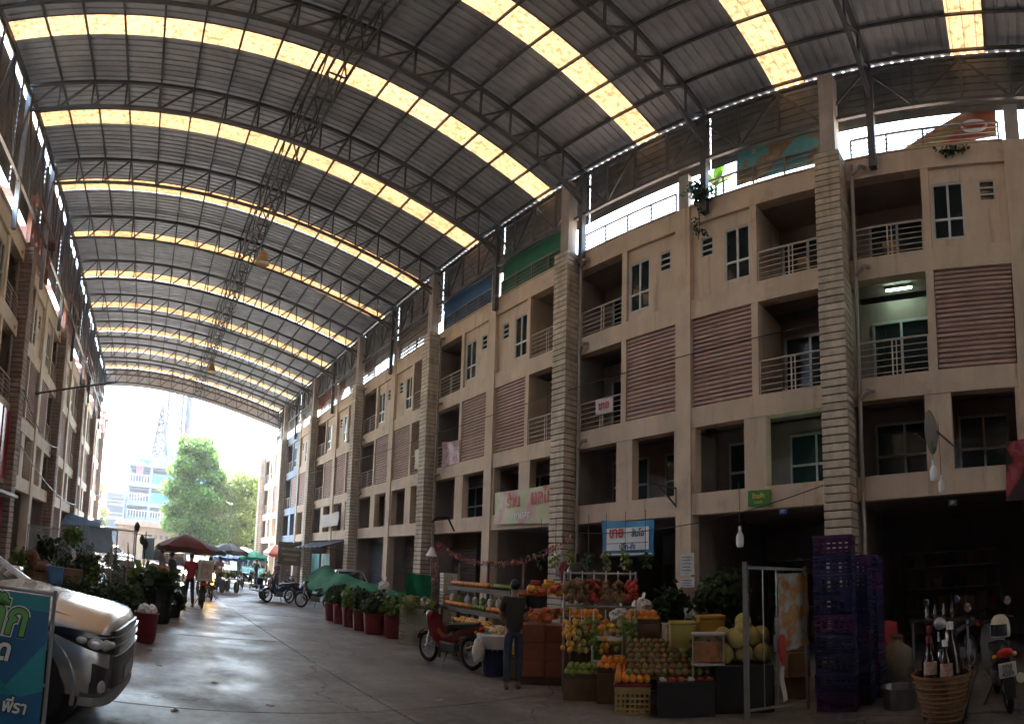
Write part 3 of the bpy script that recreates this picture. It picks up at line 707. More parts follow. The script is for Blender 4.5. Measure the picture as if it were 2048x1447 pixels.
def wheel(parent, x, y, r, wd, rimm=ALLOY):
    s = 1 if y > 0 else -1
    t = MB().lathe([(r*.62,-wd/2),(r*.9,-wd/2),(r,-wd*.36),(r,wd*.36),(r*.9,wd/2),(r*.62,wd/2)], 26, axis='y').build('wheel', RUBBER, parent, (x, y, r), smooth=True)
    b = MB(); b.lathe([(r*.64,s*wd*.42),(r*.6,s*wd*.40),(r*.56,s*wd*.2),(.02,s*wd*.25)], 22, axis='y')
    for k in range(6):
        a = 2*math.pi*k/6; b.bar((0, s*wd*.4, 0), (r*.6*math.cos(a), s*wd*.42, r*.6*math.sin(a)), .05, .03)
    b.lathe([(.06,s*wd*.34),(.06,s*wd*.46),(0,s*wd*.47)], 10, axis='y'); b.build('rim', rimm, t, smooth=True)
import bmesh
def fix_normals(me):
    bm = bmesh.new(); bm.from_mesh(me); bmesh.ops.remove_doubles(bm, verts=bm.verts, dist=1e-5); bmesh.ops.recalc_face_normals(bm, faces=bm.faces); bm.to_mesh(me); bm.free()
def cut_wheels(o, xs_, r, w):
    cs = []; fix_normals(o.data)
    for x in xs_:
        for s in (1, -1):
            c = MB().lathe([(r,-.22),(r,.22)], 28, (x, s*(w-.08), .36), axis='y').build('cutter', TRIM); cs.append(c); fix_normals(c.data)
            md = o.modifiers.new('b', 'BOOLEAN'); md.object = c; md.operation = 'DIFFERENCE'; md.solver = 'EXACT'
    dg = bpy.context.evaluated_depsgraph_get(); me = bpy.data.meshes.new_from_object(o.evaluated_get(dg)); o.modifiers.clear(); o.data = me
    for c in cs: bpy.data.objects.remove(c)
    for p in me.polygons: p.use_smooth = True
    try: me.set_sharp_from_angle(angle=R_(38))
    except Exception: pass
def dense(rings, k=3):                               # smooth interpolation between stations
    out = []; n_ = len(rings)
    for i in range(n_-1):
        p0, p1, p2, p3 = rings[max(i-1,0)], rings[i], rings[i+1], rings[min(i+2,n_-1)]
        for j in range(k):
            t = j/k; t2, t3 = t*t, t*t*t
            out.append([tuple(.5*((2*b)+(-a+c)*t+(2*a-5*b+4*c-d)*t2+(-a+3*b-3*c+d)*t3) for a, b, c, d in zip(A, B, C, D)) for A, B, C, D in zip(p0, p1, p2, p3)])
    out.append(rings[-1]); return out
PLAN = [(-.62,.925),(-.4,.918),(-.24,.905),(-.11,.875),(-.045,.81),(-.008,.68),(.015,.48),(.024,.24),(.026,0)]
def plan(u):
    if u > 1: x, y = plan(2-u); return x, -y
    k = u*(len(PLAN)-1); i = min(int(k), len(PLAN)-2); f = k-i
    return PLAN[i][0]+(PLAN[i+1][0]-PLAN[i][0])*f, PLAN[i][1]+(PLAN[i+1][1]-PLAN[i][1])*f
def wrap(u0, u1, lo, hi, off, side, nu=14, nv=5, bulge=0.0):
    """a panel wrapped round the nose; u 0 = side, 1 = centre of the nose"""
    b = MB()
    def fn(a, v):
        u = u0+(u1-u0)*a; x, y = plan(u); xa, ya = plan(max(0, u-.02)); xb, yb = plan(min(2, u+.02)); tx, ty = xb-xa, yb-ya; L = math.hypot(tx, ty) or 1
        nx, ny = -ty/L, tx/L
        if nx*1.0+ny*(1 if u <= 1 else -1) < 0: nx, ny = -nx, -ny
        z = lo(a)+(hi(a)-lo(a))*v; o = off+bulge*math.sin(math.pi*v)*math.sin(math.pi*a)
        return (x+nx*o, side*(y+ny*o), z)
    b.slab(fn, nu, nv, (-.03, 0, 0)); return b
def pickup(loc, rz):
    t = thing('pickup_truck', 'silver pickup truck with large headlamp parked nose out behind the blue banner', 'truck', loc, rz)
    st_ = [(.015,.5,.42,.84,.92), (-.008,.68,.33,.88,.96), (-.045,.81,.28,.91,1.0), (-.11,.875,.26,.935,1.03), (-.24,.905,.26,.95,1.055), (-.42,.915,.27,.965,1.075), (-.7,.922,.28,.985,1.10), (-1.0,.925,.30,1.0,1.12), (-1.45,.925,.32,1.02,1.15), (-2.2,.925,.32,1.03,1.12), (-3.4,.925,.32,1.03,1.10), (-4.4,.925,.34,1.03,1.08), (-5.2,.915,.42,1.02,1.06), (-5.3,.88,.48,.98,1.02)]
    body = MB().loft(dense([ring(*s) for s in st_])).build('body', SILVER, t); cut_wheels(body, (-.80, -3.85), .47, .925)
    for x in (-.80, -3.85):
        MB().lathe([(.50,-.70),(.50,.70)], 24, (x, 0, .40), axis='y').build('wheel_well', TRIM, t)
        for s in (1, -1):
            wheel(t, x, s*.80, .385, .25)
            a = MB(); pts = []
            for k in range(15):
                an = R_(-12+204*k/14); pts.append((x+.485*math.cos(an), s*.925, .36+.485*math.sin(an)))
            for p, q in zip(pts[:-1], pts[1:]): a.bar(p, q, .035, .03)
            a.build('arch_trim', SILVER, t)
    hood = MB()                                      # raised bonnet panel with two creases
    def hf(u, v):
        x = -.10-1.32*u; y = (v*2-1)*(.80-.02*u); z = .985+.155*u**.8-.05*abs(v*2-1)**3-.05*(1-u)**3
        z += .018*math.exp(-((abs(y)-.46)/.05)**2)
        return (x, y, z+.028)
    hood.slab(hf, 16, 24, (0,0,-.03)).build('bonnet', SILVER, t, smooth=True)
    gh = MB()                                        # greenhouse
    rg_ = [[(-1.48,.80,1.10),(-1.36,.0,1.12),(-1.48,-.80,1.10),(-3.5,-.82,1.1),(-3.55,0,1.1),(-3.5,.82,1.1)], [(-2.62,.64,1.62),(-2.5,0,1.65),(-2.62,-.64,1.62),(-3.4,-.66,1.62),(-3.44,0,1.64),(-3.4,.66,1.62)]]
    gh.loft(rg_); gh.build('window_glass', CGLASS, t)
    rf = MB(); rf.loft([[(x*1.0, y*1.03, z) for x, y, z in rg_[1]], [(-2.75,.56,1.69),(-2.7,0,1.71),(-2.75,-.56,1.69),(-3.25,-.58,1.69),(-3.3,0,1.71),(-3.25,.58,1.69)]]); rf.build('roof', SILVER, t, smooth=True)
    for s in (1, -1):
        [MB().bar(*pq).build('roof_pillar', SILVER, t) for pq in (((-1.44, s*.815, 1.09), (-2.62, s*.655, 1.64), .07, .06), ((-2.75, s*.83, 1.1), (-2.8, s*.66, 1.64), .08, .04), ((-3.48, s*.83, 1.1), (-3.4, s*.67, 1.64), .12, .05))]
        hl = wrap(.0, .62, lambda a: .715+.16*(1-a)**2, lambda a: .872+.05*(1-a)+(.0 if a > .1 else -.03*(1-a*10)), .016, s, bulge=.012).build('headlamp', M('lamp_housing', (.03,.032,.036), .18, var=.1, spec=.5), t, smooth=True)
        for (u, z, r) in ((.22,.83,.07), (.34,.81,.10), (.46,.80,.10), (.56,.795,.07)):
            x, y = plan(u); MB().blob((0,0,0), (r*.85,.03,r*.5), 2).build('lamp_bowl', LENS, hl, (x+.006, s*(y+.014), z), (0,0,-s*R_(8+75*max(0,u-.25))), smooth=True)
        wrap(.12, .62, lambda a: .86, lambda a: .872, .03, s, nv=1).build('lamp_strip', CHROME, t)
        wrap(.34, .56, lambda a: .38, lambda a: .64-.05*a, .008, s, 8, 3).build('fog_recess', TRIM, t)
        wrap(.25, 1.0, lambda a: .27, lambda a: .345, .012, s, 14, 1).build('lower_skirt', M('grey_bumper', (.22,.21,.21), .5), t)
        x, y = plan(.45); MB().lathe([(0,.02),(.05,.015),(.06,0)], 12, axis='x').build('fog_lamp', LENS, t, (x+.01, s*(y+.01), .44), (0,0,s*R_(30)))
        mi = MB().rbox(-.08, .06, -.1, .1, -.06, .09, .03).build('wing_mirror', SILVER, t, (-1.75, s*1.03, 1.16)); 
        MB().tube((-1.72, s*.86, 1.1), (-1.74, s*.96, 1.13), .02, 6).build('mirror_arm', TRIM, t)
        MB().bar((-.62, s*.934, .80), (-.34, s*.922, .62), .004, .006).build('panel_gap', TRIM, t)
    wrap(.61, 1.39, lambda a: .36+.10*abs(a-.5), lambda a: .925-.03*abs(a-.5), .022, 1, 20, 4).build('grille', TRIM, t)
    for z, hh in ((.865,.014), (.79,.016), (.70,.012)):
        wrap(.60, 1.40, lambda a: z-hh/2, lambda a: z+hh/2, .045, 1, 20, 1).build('grille_bar', CHROME, t)
    MB().rbox(.05, .065, -.24, .24, .42, .54, .004).build('number_plate', M('plate_grey', (.3,.3,.3), .5), t)
    return t
pickup((-.13, 6.2, 0), R_(-8))
def small_car(label, loc, rz, paint, lit=False, kind='car', long_=4.2, hgt=1.5, w=.85, name='parked_car'):
    t = thing(name, label, kind, loc, rz); L = long_
    st_ = [(.0,w*.6,.34,.56,.66), (-.1,w*.88,.24,.64,.74), (-.35,w*.98,.2,.72,.84), (-.9,w,.2,.8,.92), (-1.3,w,.2,.84,.97), (-L+.9,w,.22,.86,.98), (-L+.2,w*.97,.26,.84,.94), (-L,w*.85,.34,.72,.84)]
    body = MB().loft(dense([ring(*s) for s in st_], 2)).build('body', paint, t); cut_wheels(body, (-.8, -L+.85), .36, w)
    r0 = [(-1.15,w*.88,.93),(-1.02,0,.96),(-1.15,-w*.88,.93),(-L+.35,-w*.86,.95),(-L+.25,0,.96),(-L+.35,w*.86,.95)]; r1 = [(-1.85,w*.66,hgt-.06),(-1.75,0,hgt-.03),(-1.85,-w*.66,hgt-.06),(-L+.95,-w*.66,hgt-.06),(-L+.85,0,hgt-.03),(-L+.95,w*.66,hgt-.06)]
    MB().loft([r0, r1]).build('window_glass', CGLASS, t)
    MB().loft([[(x, y*1.04, z) for x, y, z in r1], [(x*.98-.03, y*.86, z+.06) for x, y, z in r1]]).build('roof', paint, t, smooth=True)
    for s in (1, -1):
        [MB().bar(*pq).build('roof_pillar', paint, t) for pq in (((-1.1, s*w*.9, .92), (-1.85, s*w*.68, hgt-.05), .06), ((-2.35, s*w*.9, .93), (-2.4, s*w*.68, hgt-.05), .06), ((-L+.35, s*w*.88, .93), (-L+.95, s*w*.68, hgt-.05), .09))]
        for x in (-.8, -L+.85): wheel(t, x, s*(w-.11), .31, .2)
        MB().blob((0,0,0), (.1,.17,.075), 2).build('headlamp', HEADON if lit else LENS, t, (-.14, s*w*.72, .66), smooth=True)
        MB().rbox(-.03, .03, -.12, .12, -.07, .1, .01).build('tail_lamp', REDL, t, (-L+.03, s*w*.66, .74))
        MB().rbox(-.06, .05, -.08, .08, -.05, .07, .02).build('wing_mirror', paint, t, (-1.45, s*(w+.1), .98))
    MB().rbox(-.02, .06, -.42, .42, .36, .54, .02).build('grille', TRIM, t); MB().rbox(.02, .075, -.24, .24, .40, .5, .004).build('number_plate', WHITE, t)
    return t
small_car('white car with lit headlamps coming up beside the maroon parasol', (1.75, 31.0, 0), R_(-92), WCAR, True)
small_car('white van half hidden behind the white car', (1.25, 38.0, 0), R_(-95), WCAR, False, 'van', 4.6, 1.9, .88, 'parked_van')
small_car('pale car standing further along behind the parasols', (3.6, 41.0, 0), R_(-80), SILVER, False, 'car')
small_car('grey car parked beside the pillars behind the green tarpaulin', (9.3, 22.3, 0), R_(-100), M('pale_grey_paint', (.4,.41,.42), .3, metal=.5, coat=.5, var=.03), False, 'car', 4.3, 1.5, .86)
small_car('green and white minibus beyond the far parasols', (11.6, 50, 0), R_(-70), M('teal_paint', (.15,.4,.36), .4, var=.05), False, 'van', 4.6, 1.95, .9, 'parked_van')
# ------------------------------------------------------------------ motorcycles
def motorbike(label, loc, rz, paint, lean=0, lit=False, group=None, sidecar=False, plate=None, name='motorcycle'):
    t = thing(name, label, 'motorcycle', loc, rz, group); t.rotation_euler = (R_(lean), 0, rz)
    for x in (.62, -.62):
        wl = MB().torus((0,0,0), .255, .042, 'y', 24, 8).build('wheel', RUBBER, t, (x, 0, .297), smooth=True)
        sp_ = MB().torus((0,0,0), .212, .014, 'y', 20, 6).lathe([(.05,-.05),(.05,.05)], 10, axis='y')
        for k in range(9):
            a = 2*math.pi*k/9; sp_.tube((.04*math.cos(a), .02*(-1)**k, .04*math.sin(a)), (.21*math.cos(a+.2), 0, .21*math.sin(a+.2)), .005, 4)
        sp_.build('rim', ALLOY, wl)
    fk = MB()
    for s in (.075, -.075): fk.tube((.62, s, .297), (.40, s, .86), .022, 8)
    fk.build('fork', CHROME, t)
    ff = MB(); ff.slab(lambda u, v: (.62+.325*math.cos(R_(20+130*u)), (v-.5)*.11, .297+.325*math.sin(R_(20+130*u))), 10, 4, (0,0,.012)); ff.build('front_mudguard', paint, t, smooth=True)
    sh = MB(); sh.loft(dense([[(x+.03, 0, z), (x, w_, z), (x-.1, w_*1.05, z-.02), (x-.13, 0, z-.02), (x-.1, -w_*1.05, z-.02), (x, -w_, z)] for x, z, w_ in ((.46,.98,.07), (.50,.9,.13), (.44,.74,.17), (.34,.52,.19), (.26,.36,.13))], 2)); sh.build('leg_shield', paint, t, smooth=True)
    MB().loft(dense([[(x, 0, z+h), (x, w_, z+h*.5), (x, w_*.9, z-h*.6), (x, 0, z-h), (x, -w_*.9, z-h*.6), (x, -w_, z+h*.5)] for x, z, w_, h in ((.34,.62,.06,.1), (.12,.46,.09,.1), (-.12,.50,.11,.13), (-.4,.64,.13,.11), (-.68,.72,.11,.09), (-.92,.79,.04,.04))], 2)).build('body', paint, t, smooth=True)
    MB().loft(dense([[(x, 0, z+.05), (x, w_, z+.03), (x, w_, z-.04), (x, 0, z-.05), (x, -w_, z-.04), (x, -w_, z+.03)] for x, z, w_ in ((.02,.70,.06), (-.15,.745,.12), (-.45,.77,.125), (-.75,.80,.1), (-.86,.81,.05))], 2)).build('seat', BLACK, t, smooth=True)
    MB().rbox(-.22, .2, -.11, .11, .26, .46, .03).build('engine', M('engine_metal', (.2,.2,.21), .4, metal=.7), t)
    MB().path([(.1,-.12,.3), (-.2,-.14,.26), (-.35,-.15,.3)], .022, 8).tube((-.35,-.15,.3), (-.82,-.17,.42), .05, 10, .06).build('exhaust', CHROME, t, smooth=True)
    hb = MB().path([(.36,.34,.98), (.42,.2,1.02), (.41,0,.98), (.42,-.2,1.02), (.36,-.34,.98)], .014, 7); hb.build('handlebar', BLACK, t)
    MB().blob((.0,0,0), (.085,.12,.095), 2).build('headlamp', AMBERON if lit else LENS, t, (.52, 0, .88), smooth=True)
    for s in (1, -1):
        mi = MB().lathe([(0,.012),(.05,.01),(.058,0),(.05,-.015),(0,-.02)], 12, axis='x').build('mirror', CHROME, t, (.38, s*.30, 1.20), (0,0,0), smooth=True)
        MB().path([(-.0,0,-.06), (.02,-s*.03,-.2)], .007, 5).build('mirror_stem', BLACK, mi)
        MB().blob((0,0,0), (.03,.04,.03), 1).build('indicator', M('amber_lens', (.6,.25,.03), .2), t, (-.86, s*.12, .70), smooth=True)
    MB().blob((0,0,0), (.05,.1,.05), 2).build('tail_lamp', REDL, t, (-.93, 0, .74), smooth=True)
    MB().slab(lambda u, v: (-.62-.33*math.cos(R_(-10+80*u)), (v-.5)*.14, .297+.36*math.sin(R_(-10+80*u))), 8, 3, (0,0,.012)).build('rear_mudguard', BLACK, t, smooth=True)
    MB().tube((-.05,.1,.28), (.0,.28,.01), .015, 6).build('side_stand', BLACK, t)
    if plate:
        p = MB().rbox(-.008, .008, -.11, .11, -.085, .085, .004).build('number_plate', WHITE, t, (-.985, 0, .56), (0, R_(-14), 0))
        for i, s in enumerate(plate): lettering(s, .075 if i != 1 else .04, BLACK, p, (-.0115, 0, .045-.045*i), (R_(90), 0, R_(-90)), ext=.0008)
    if sidecar:
        sc = MB(); sc.box(-.85, .75, -.45, -1.35, .38, .42)
        for x in (-.85, .75): sc.bar((x, -.45, .4), (x, -1.35, .4), .04)
        for y in (-.45, -1.35): sc.bar((-.85, y, .62), (.75, y, .62), .03); sc.bar((-.85, y, .42), (-.85, y, .64), .03); sc.bar((.75, y, .42), (.75, y, .64), .03)
        sc.bar((-.85,-.45,.62), (-.85,-1.35,.62), .03); sc.bar((.75,-.45,.62), (.75,-1.35,.62), .03); sc.bar((.2,-.45,.4), (.2,-.05,.42), .04); sc.bar((-.4,-.45,.4), (-.4,-.05,.42), .04)
        s_ = sc.build('sidecar', M('blue_grey_frame', (.16,.22,.28), .55, var=.3), t)
        MB().torus((0,0,0), .235, .042, 'y', 22, 8).torus((0,0,0), .19, .014, 'y', 18, 6).lathe([(.2,-.01),(.2,.01)], 18, axis='y').build('sidecar_wheel', RUBBER, s_, (-.1, -1.45, .28), smooth=True)
        MB().blob((0,0,0), (.03,.05,.045), 1).build('amber_lamp', AMBERON if lit else M('amber_lens', (.6,.25,.03)), s_, (.78, -1.28, .5), smooth=True)
    return t
MRED = M('red_motorbike_paint', (.17,.01,.014), .22, var=.05, coat=.6); MBLK = M('black_motorbike_paint', (.02,.02,.022), .22, var=.05, coat=.6); MBLU = M('blue_motorbike_paint', (.03,.05,.12), .25, var=.05, coat=.5); MGRY = M('grey_motorbike_paint', (.1,.11,.11), .25, var=.05, coat=.5)
motorbike('red and black motorcycle parked beside the white crates', (6.2, 9.75, 0), R_(104), MRED, -6, False, None, False, ('กขค', 'สระบุรี', '618'))
motorbike('motorcycle with lit lamp and flat sidecar driving up the street', (3.0, 23.6, 0), R_(-92), MBLK, 0, True, None, True)
motorbike('parked motorcycle with sidecar on the right of the street', (6.3, 24.6, 0), R_(200), MBLU, 0, False, None, True)
motorbike('black motorcycle standing between the parked sidecar and the green tarpaulin', (7.5, 22.8, 0), R_(155), MBLK, 6)
motorbike('grey motorcycle with white number plate beside the wicker basket', (7.78, .10, 0), R_(8), MGRY, -5, False, None, False, ('กกข', 'สระบุรี', '4289'))
motorbike('dark motorcycle parked inside the open shop, lamp and mirrors glinting', (9.9, .9, 0), R_(160), MBLK, 4)
motorbike('delivery motorcycle with a white box standing by the vegetable baskets', (*gp(409, 19.9)[:2], 0), R_(88), MBLK, 0, False, None, False, None)
bx_ = thing('delivery_box', 'white poster-fronted box strapped on the delivery motorcycle', 'box', (gp(409, 19.9)[0]+.02, 19.38, .84), 0)
MB().rbox(-.27, .27, -.25, .25, 0, .62, .03).build('box', WHITE, bx_); MB().box(-.2, .2, -.262, -.254, .08, .54).build('poster', M('faded_poster', (.55,.45,.36), .7, var=.4, scale=9), bx_)
# ================================================================== people
def smat(c, n_): return M(n_, c, .8, var=.15, scale=9)
SKIN = M('skin', (.30,.17,.11), .55, var=.08, scale=6); HAIR = M('black_hair', (.012,.01,.01), .5, var=.2)
def skin_obj(name, pts, edges, mat_, parent=None, sub=2, root=0):
    me = bpy.data.meshes.new(name); me.from_pydata([p[:3] for p in pts], edges, []); me.materials.append(mat_)
    o = ob(name, me, parent); md = o.modifiers.new('skin', 'SKIN'); md.use_smooth_shade = True
    for i, p in enumerate(pts):
        sv = me.skin_vertices[0].data[i]; sv.radius = (p[3], p[4] if len(p) > 4 else p[3]); sv.use_root = (i == root)
    sb = o.modifiers.new('sub', 'SUBSURF'); sb.levels = sb.render_levels = sub
    dg = bpy.context.evaluated_depsgraph_get(); m2 = bpy.data.meshes.new_from_object(o.evaluated_get(dg)); o.modifiers.clear(); o.data = m2
    m2.materials.clear(); m2.materials.append(mat_)
    for p in m2.polygons: p.use_smooth = True; p.material_index = 0
    return o
def person(label, loc, rz, h=1.65, shirt=(.1,.1,.1), pants=(.05,.06,.1), arms=None, legs=None, lean=0, seat=None, hat=None, sh_name='shirt_cloth', pn='trouser_cloth'):
    k = h/1.65; J = {}
    J['pel'] = (0,0,.90); J['wst'] = (lean*.25,0,1.06); J['cst'] = (lean*.7,0,1.27); J['nek'] = (lean*.95,0,1.40); J['hd0'] = (lean*1.0+.015,0,1.46); J['hd1'] = (lean*1.05+.02,0,1.545)
    A = arms or [((.02,.235,1.12),(.08,.25,.90)), ((.02,-.235,1.12),(.10,-.24,.92))]
    Lg = legs or [((.03,.10,.48),(-.01,.11,.08)), ((.06,-.10,.48),(.05,-.11,.08))]
    if seat:
        dz = seat-.90
        for q in J: J[q] = (J[q][0], J[q][1], J[q][2]+dz)
    def P(p, *r): return (p[0]*k, p[1]*k, p[2]*k, *[x*k for x in r])
    dz = (seat-.90) if seat else 0
    pts = [P(J['pel'],.10,.11), P(J['wst'],.09,.11), P(J['cst'],.10,.15), P(J['nek'],.06), P(J['hd0'],.078,.07), P(J['hd1'],.092,.08)]; ed = [(0,1),(1,2),(2,3),(3,4),(4,5)]
    sh_i = []
    for i, s in enumerate((1, -1)):
        e, wv = A[i]; sp_ = (J['cst'][0], s*.165, 1.335+dz); n0 = len(pts)
        d = (Vector(wv)-Vector(e)).normalized(); hand = Vector(wv)+d*.075
        pts += [P(sp_,.045), P(e,.037), P(wv,.027), P(hand,.018,.036)]; ed += [(2,n0),(n0,n0+1),(n0+1,n0+2),(n0+2,n0+3)]
        sd = d.cross(Vector((0,s,0)));  sd = sd.normalized() if sd.length > .1 else Vector((1,0,0))
        for f, L_ in ((-.030,.07), (-.010,.08), (.010,.075), (.029,.058)):
            n1 = len(pts); a = hand+sd*f+d*.02; bq = a+d*L_*.55+Vector((0,-s*.006,0)); c = bq+d*L_*.4+Vector((0,-s*.02,0))
            pts += [P(a,.0095), P(bq,.0085), P(c,.007)]; ed += [(n0+3,n1),(n1,n1+1),(n1+1,n1+2)]
        n1 = len(pts); th_ = Vector(wv)+d*.035+sd*.045+Vector((0,-s*.02,0)); pts += [P(th_,.011), P(th_+d*.045+Vector((0,-s*.01,0)),.009)]; ed += [(n0+2,n1),(n1,n1+1)]
        sh_i.append((sp_, e, wv))
    lg_i = []
    for i, s in enumerate((1, -1)):
        kn, an = Lg[i]; hp = (0, s*.09, .86+dz); n0 = len(pts); toe = (an[0]+.15, an[1]+s*.02, max(.035, an[2]-.045))
        pts += [P(hp,.085), P(kn,.058), P(an,.038), P(toe,.028,.042)]; ed += [(0,n0),(n0,n0+1),(n0+1,n0+2),(n0+2,n0+3)]; lg_i.append((hp, kn, an, toe))
    body = skin_obj('person', pts, ed, SKIN); body.location = loc; body.rotation_euler = (0, 0, rz); tag(body, label, 'person')
    SM, PM = smat(shirt, sh_name), smat(pants, pn)
    sp = [P((0,0,J['pel'][2]-.10),.15,.175), P(J['wst'],.13,.16), P(J['cst'],.14,.19), P((J['nek'][0], 0, J['nek'][2]-.02),.078)]; se = [(0,1),(1,2),(2,3)]
    for (a, e, wv) in sh_i:
        n0 = len(sp); m_ = [a[j]+(e[j]-a[j])*.8 for j in range(3)]; sp += [P(a,.088), P(m_,.07)]; se += [(2,n0),(n0,n0+1)]
    skin_obj('shirt', sp, se, SM, body)
    tp = [P((0,0,J['pel'][2]+.06),.13,.16), P((0,0,J['pel'][2]-.02),.135,.165)]; te = [(0,1)]
    for (hp, kn, an, toe) in lg_i:
        n0 = len(tp); tp += [P(hp,.098), P(kn,.075), P((an[0], an[1], an[2]+.01),.058)]; te += [(1,n0),(n0,n0+1),(n0+1,n0+2)]
    skin_obj('trousers', tp, te, PM, body)
    hx, hy, hz = [c*k for c in J['hd1']]
    MB().blob((hx-.034*k, hy, hz+.03*k), (.098*k,.088*k,.088*k), 2, .035, random.Random(1)).build('hair', HAIR, body, smooth=True)
    MB().blob((hx+.09*k, hy, hz-.035*k), (.022*k,.016*k,.024*k), 1).build('nose', SKIN, body, smooth=True)
    for s in (1, -1):
        MB().blob((hx+.078*k, hy+s*.03*k, hz-.008*k), (.014*k,.014*k,.009*k), 1).build('eye', HAIR, body); MB().blob((hx+.0, hy+s*.083*k, hz-.03*k), (.02*k,.012*k,.03*k), 1).build('ear', SKIN, body, smooth=True)
    MB().blob((hx+.08*k, hy, hz-.072*k), (.012*k,.026*k,.007*k), 1).build('mouth', M('lips', (.25,.09,.07), .5), body)
    for (hp, kn, an, toe) in lg_i:
        MB().loft([[( (an[0]-.06+x)*k, (an[1]+y)*k, z*k) for x, y, z in ((0,-.035,zz),(.12,-.045,zz),(.25,-.03,zz),(.27,0,zz),(.25,.03,zz),(.12,.045,zz),(0,.035,zz))] for zz in (max(.0,an[2]-.08), max(.03,an[2]-.045))]).build('shoe', M('dark_sandal', (.05,.04,.035), .6), body)
    if hat: MB().lathe([(.0,.115),(.07,.11),(.09,.06),(.1,.03),(.19,.0),(.19,-.008)], 16, (hx, hy, hz+.03), sx=k, sy=k).build('hat', hat, body, smooth=True)
    return body
person('man in dark shirt and blue jeans standing at the fruit shelves', (5.95, 7.35, 0), R_(60), 1.60, (.035,.033,.03), (.04,.055,.10), arms=[((.06,.24,1.12),(.26,.16,1.02)), ((.04,-.235,1.12),(.24,-.14,1.04))], sh_name='charcoal_cloth', pn='blue_denim')
person('person in red shirt walking away beside the delivery motorcycle', (1.72, 19.4, 0), R_(95), 1.63, (.42,.03,.05), (.04,.04,.05), legs=[((.16,.1,.49),(.10,.11,.08)), ((-.02,-.1,.48),(-.22,-.11,.12))], sh_name='red_cloth_shirt', pn='dark_trousers')
person('person in dark clothes leaning over the vegetable baskets', (1.2, 20.8, 0), R_(150), 1.6, (.03,.04,.06), (.03,.035,.05), lean=.12, arms=[((.12,.24,1.12),(.32,.15,1.0)), ((.12,-.24,1.12),(.32,-.15,1.0))], sh_name='navy_cloth', pn='navy_trousers')
person('rider in brown shirt on the sidecar motorcycle', (2.98, 23.95, 0), R_(-92), 1.6, (.2,.12,.08), (.05,.05,.06), seat=.84, arms=[((.2,.26,1.10),(.42,.28,1.03)), ((.2,-.26,1.10),(.42,-.28,1.03))], legs=[((.36,.14,.66),(.22,.15,.33)), ((.36,-.14,.66),(.22,-.15,.33))], sh_name='brown_cloth', pn='grey_trousers')
person('person in pink top walking behind the sidecar motorcycle', (4.1, 29, 0), R_(-80), 1.6, (.5,.3,.32), (.1,.1,.14), sh_name='pink_cloth', pn='slate_trousers')
person('person in dark top standing near the far parasols', gp(515, 38), R_(-60), 1.62, (.04,.05,.06), (.04,.04,.05), sh_name='black_cloth', pn='black_trousers')
person('person in dark red top seated on the parked sidecar side', gp(557, 33), R_(-150), 1.64, (.12,.04,.05), (.05,.05,.07), sh_name='maroon_cloth', pn='black_trousers')
# ================================================================== left side of the street
LGRN = M('sign_green', (.16,.42,.10), .5, var=.1); LWHT = M('sign_white', (.75,.75,.72), .5, var=.05); LDRK = M('sign_dark', (.012,.04,.06), .5)
bs = thing('banner_stand', 'blue printed banner on a metal frame stand in front of the pickup', 'banner', (-1.28, 4.0, 0), R_(4))
SB = M('banner_blue', (.012,.12,.27), .38, var=.12, scale=3); ST = M('banner_teal', (.02,.26,.30), .38, var=.1, scale=3)
MB().box(-.66, .62, -.006, .006, .10, 1.27).build('panel', SB, bs)
MB().box(-.66, .62, -.012, -.0065, 1.17, 1.265).build('top_band', ST, bs)
q = MB(); q.add([(.30,-.009,.62),(.62,-.009,.98),(.62,-.009,.66),(.46,-.009,.60)], [(0,1,2,3)]); q.add([(-.3,-.009,.60),(.2,-.009,.78),(.40,-.009,.60)], [(0,1,2)]); q.build('teal_shapes', ST, bs)
fr = MB()
for x in (-.69, .65): fr.tube((x, 0, 0), (x, 0, 1.31), .016, 8)
for z in (.08, 1.29): fr.tube((-.69, 0, z), (.65, 0, z), .014, 8)
fr.bar((.65,-.22,.012), (.65,.22,.012), .03); fr.bar((-.69,-.22,.012), (-.69,.22,.012), .03); fr.build('frame', GALV, bs)
rx = (R_(90), 0, 0)
lettering('ติ๊ก', .30, LWHT, bs, (.275,-.011,1.09), rx, shear=.2, off=.022); lettering('ติ๊ก', .30, LDRK, bs, (.275,-.0145,1.09), rx, shear=.2, off=.014); lettering('ติ๊ก', .30, LGRN, bs, (.275,-.018,1.09), rx, shear=.2, off=.006)
lettering('นิด', .19, LDRK, bs, (.235,-.011,.885), rx, shear=.2, off=.016); lettering('นิด', .19, LWHT, bs, (.235,-.0145,.885), rx, shear=.2, off=.006)
lettering('522 พี่รา', .12, LDRK, bs, (.31,-.011,.525), rx, shear=.2, off=.01); lettering('522 พี่รา', .12, LWHT, bs, (.31,-.0145,.525), rx, shear=.2, off=.003)
def bush(b, c, r, n_, size, seed): leaves(b, c, r, n_, size, random.Random(seed), .2)
def basket(b, R, r, h, c=(0,0,0), n_=18):
    b.lathe([(r,0),(R,h),(R+.02,h),(R+.02,h-.02),(R-.012,h-.025),(r-.012,.012)], n_, c)
    for k in range(3): b.torus((c[0], c[1], c[2]+h*(k+.6)/3.4), r+(R-r)*(k+.6)/3.4+.006, .008, 'z', n_, 5)
    for k in range(n_):
        a = 2*math.pi*k/n_; b.bar((c[0]+(r+.004)*math.cos(a), c[1]+(r+.004)*math.sin(a), c[2]+.01), (c[0]+(R+.006)*math.cos(a), c[1]+(R+.006)*math.sin(a), c[2]+h-.02), .014)
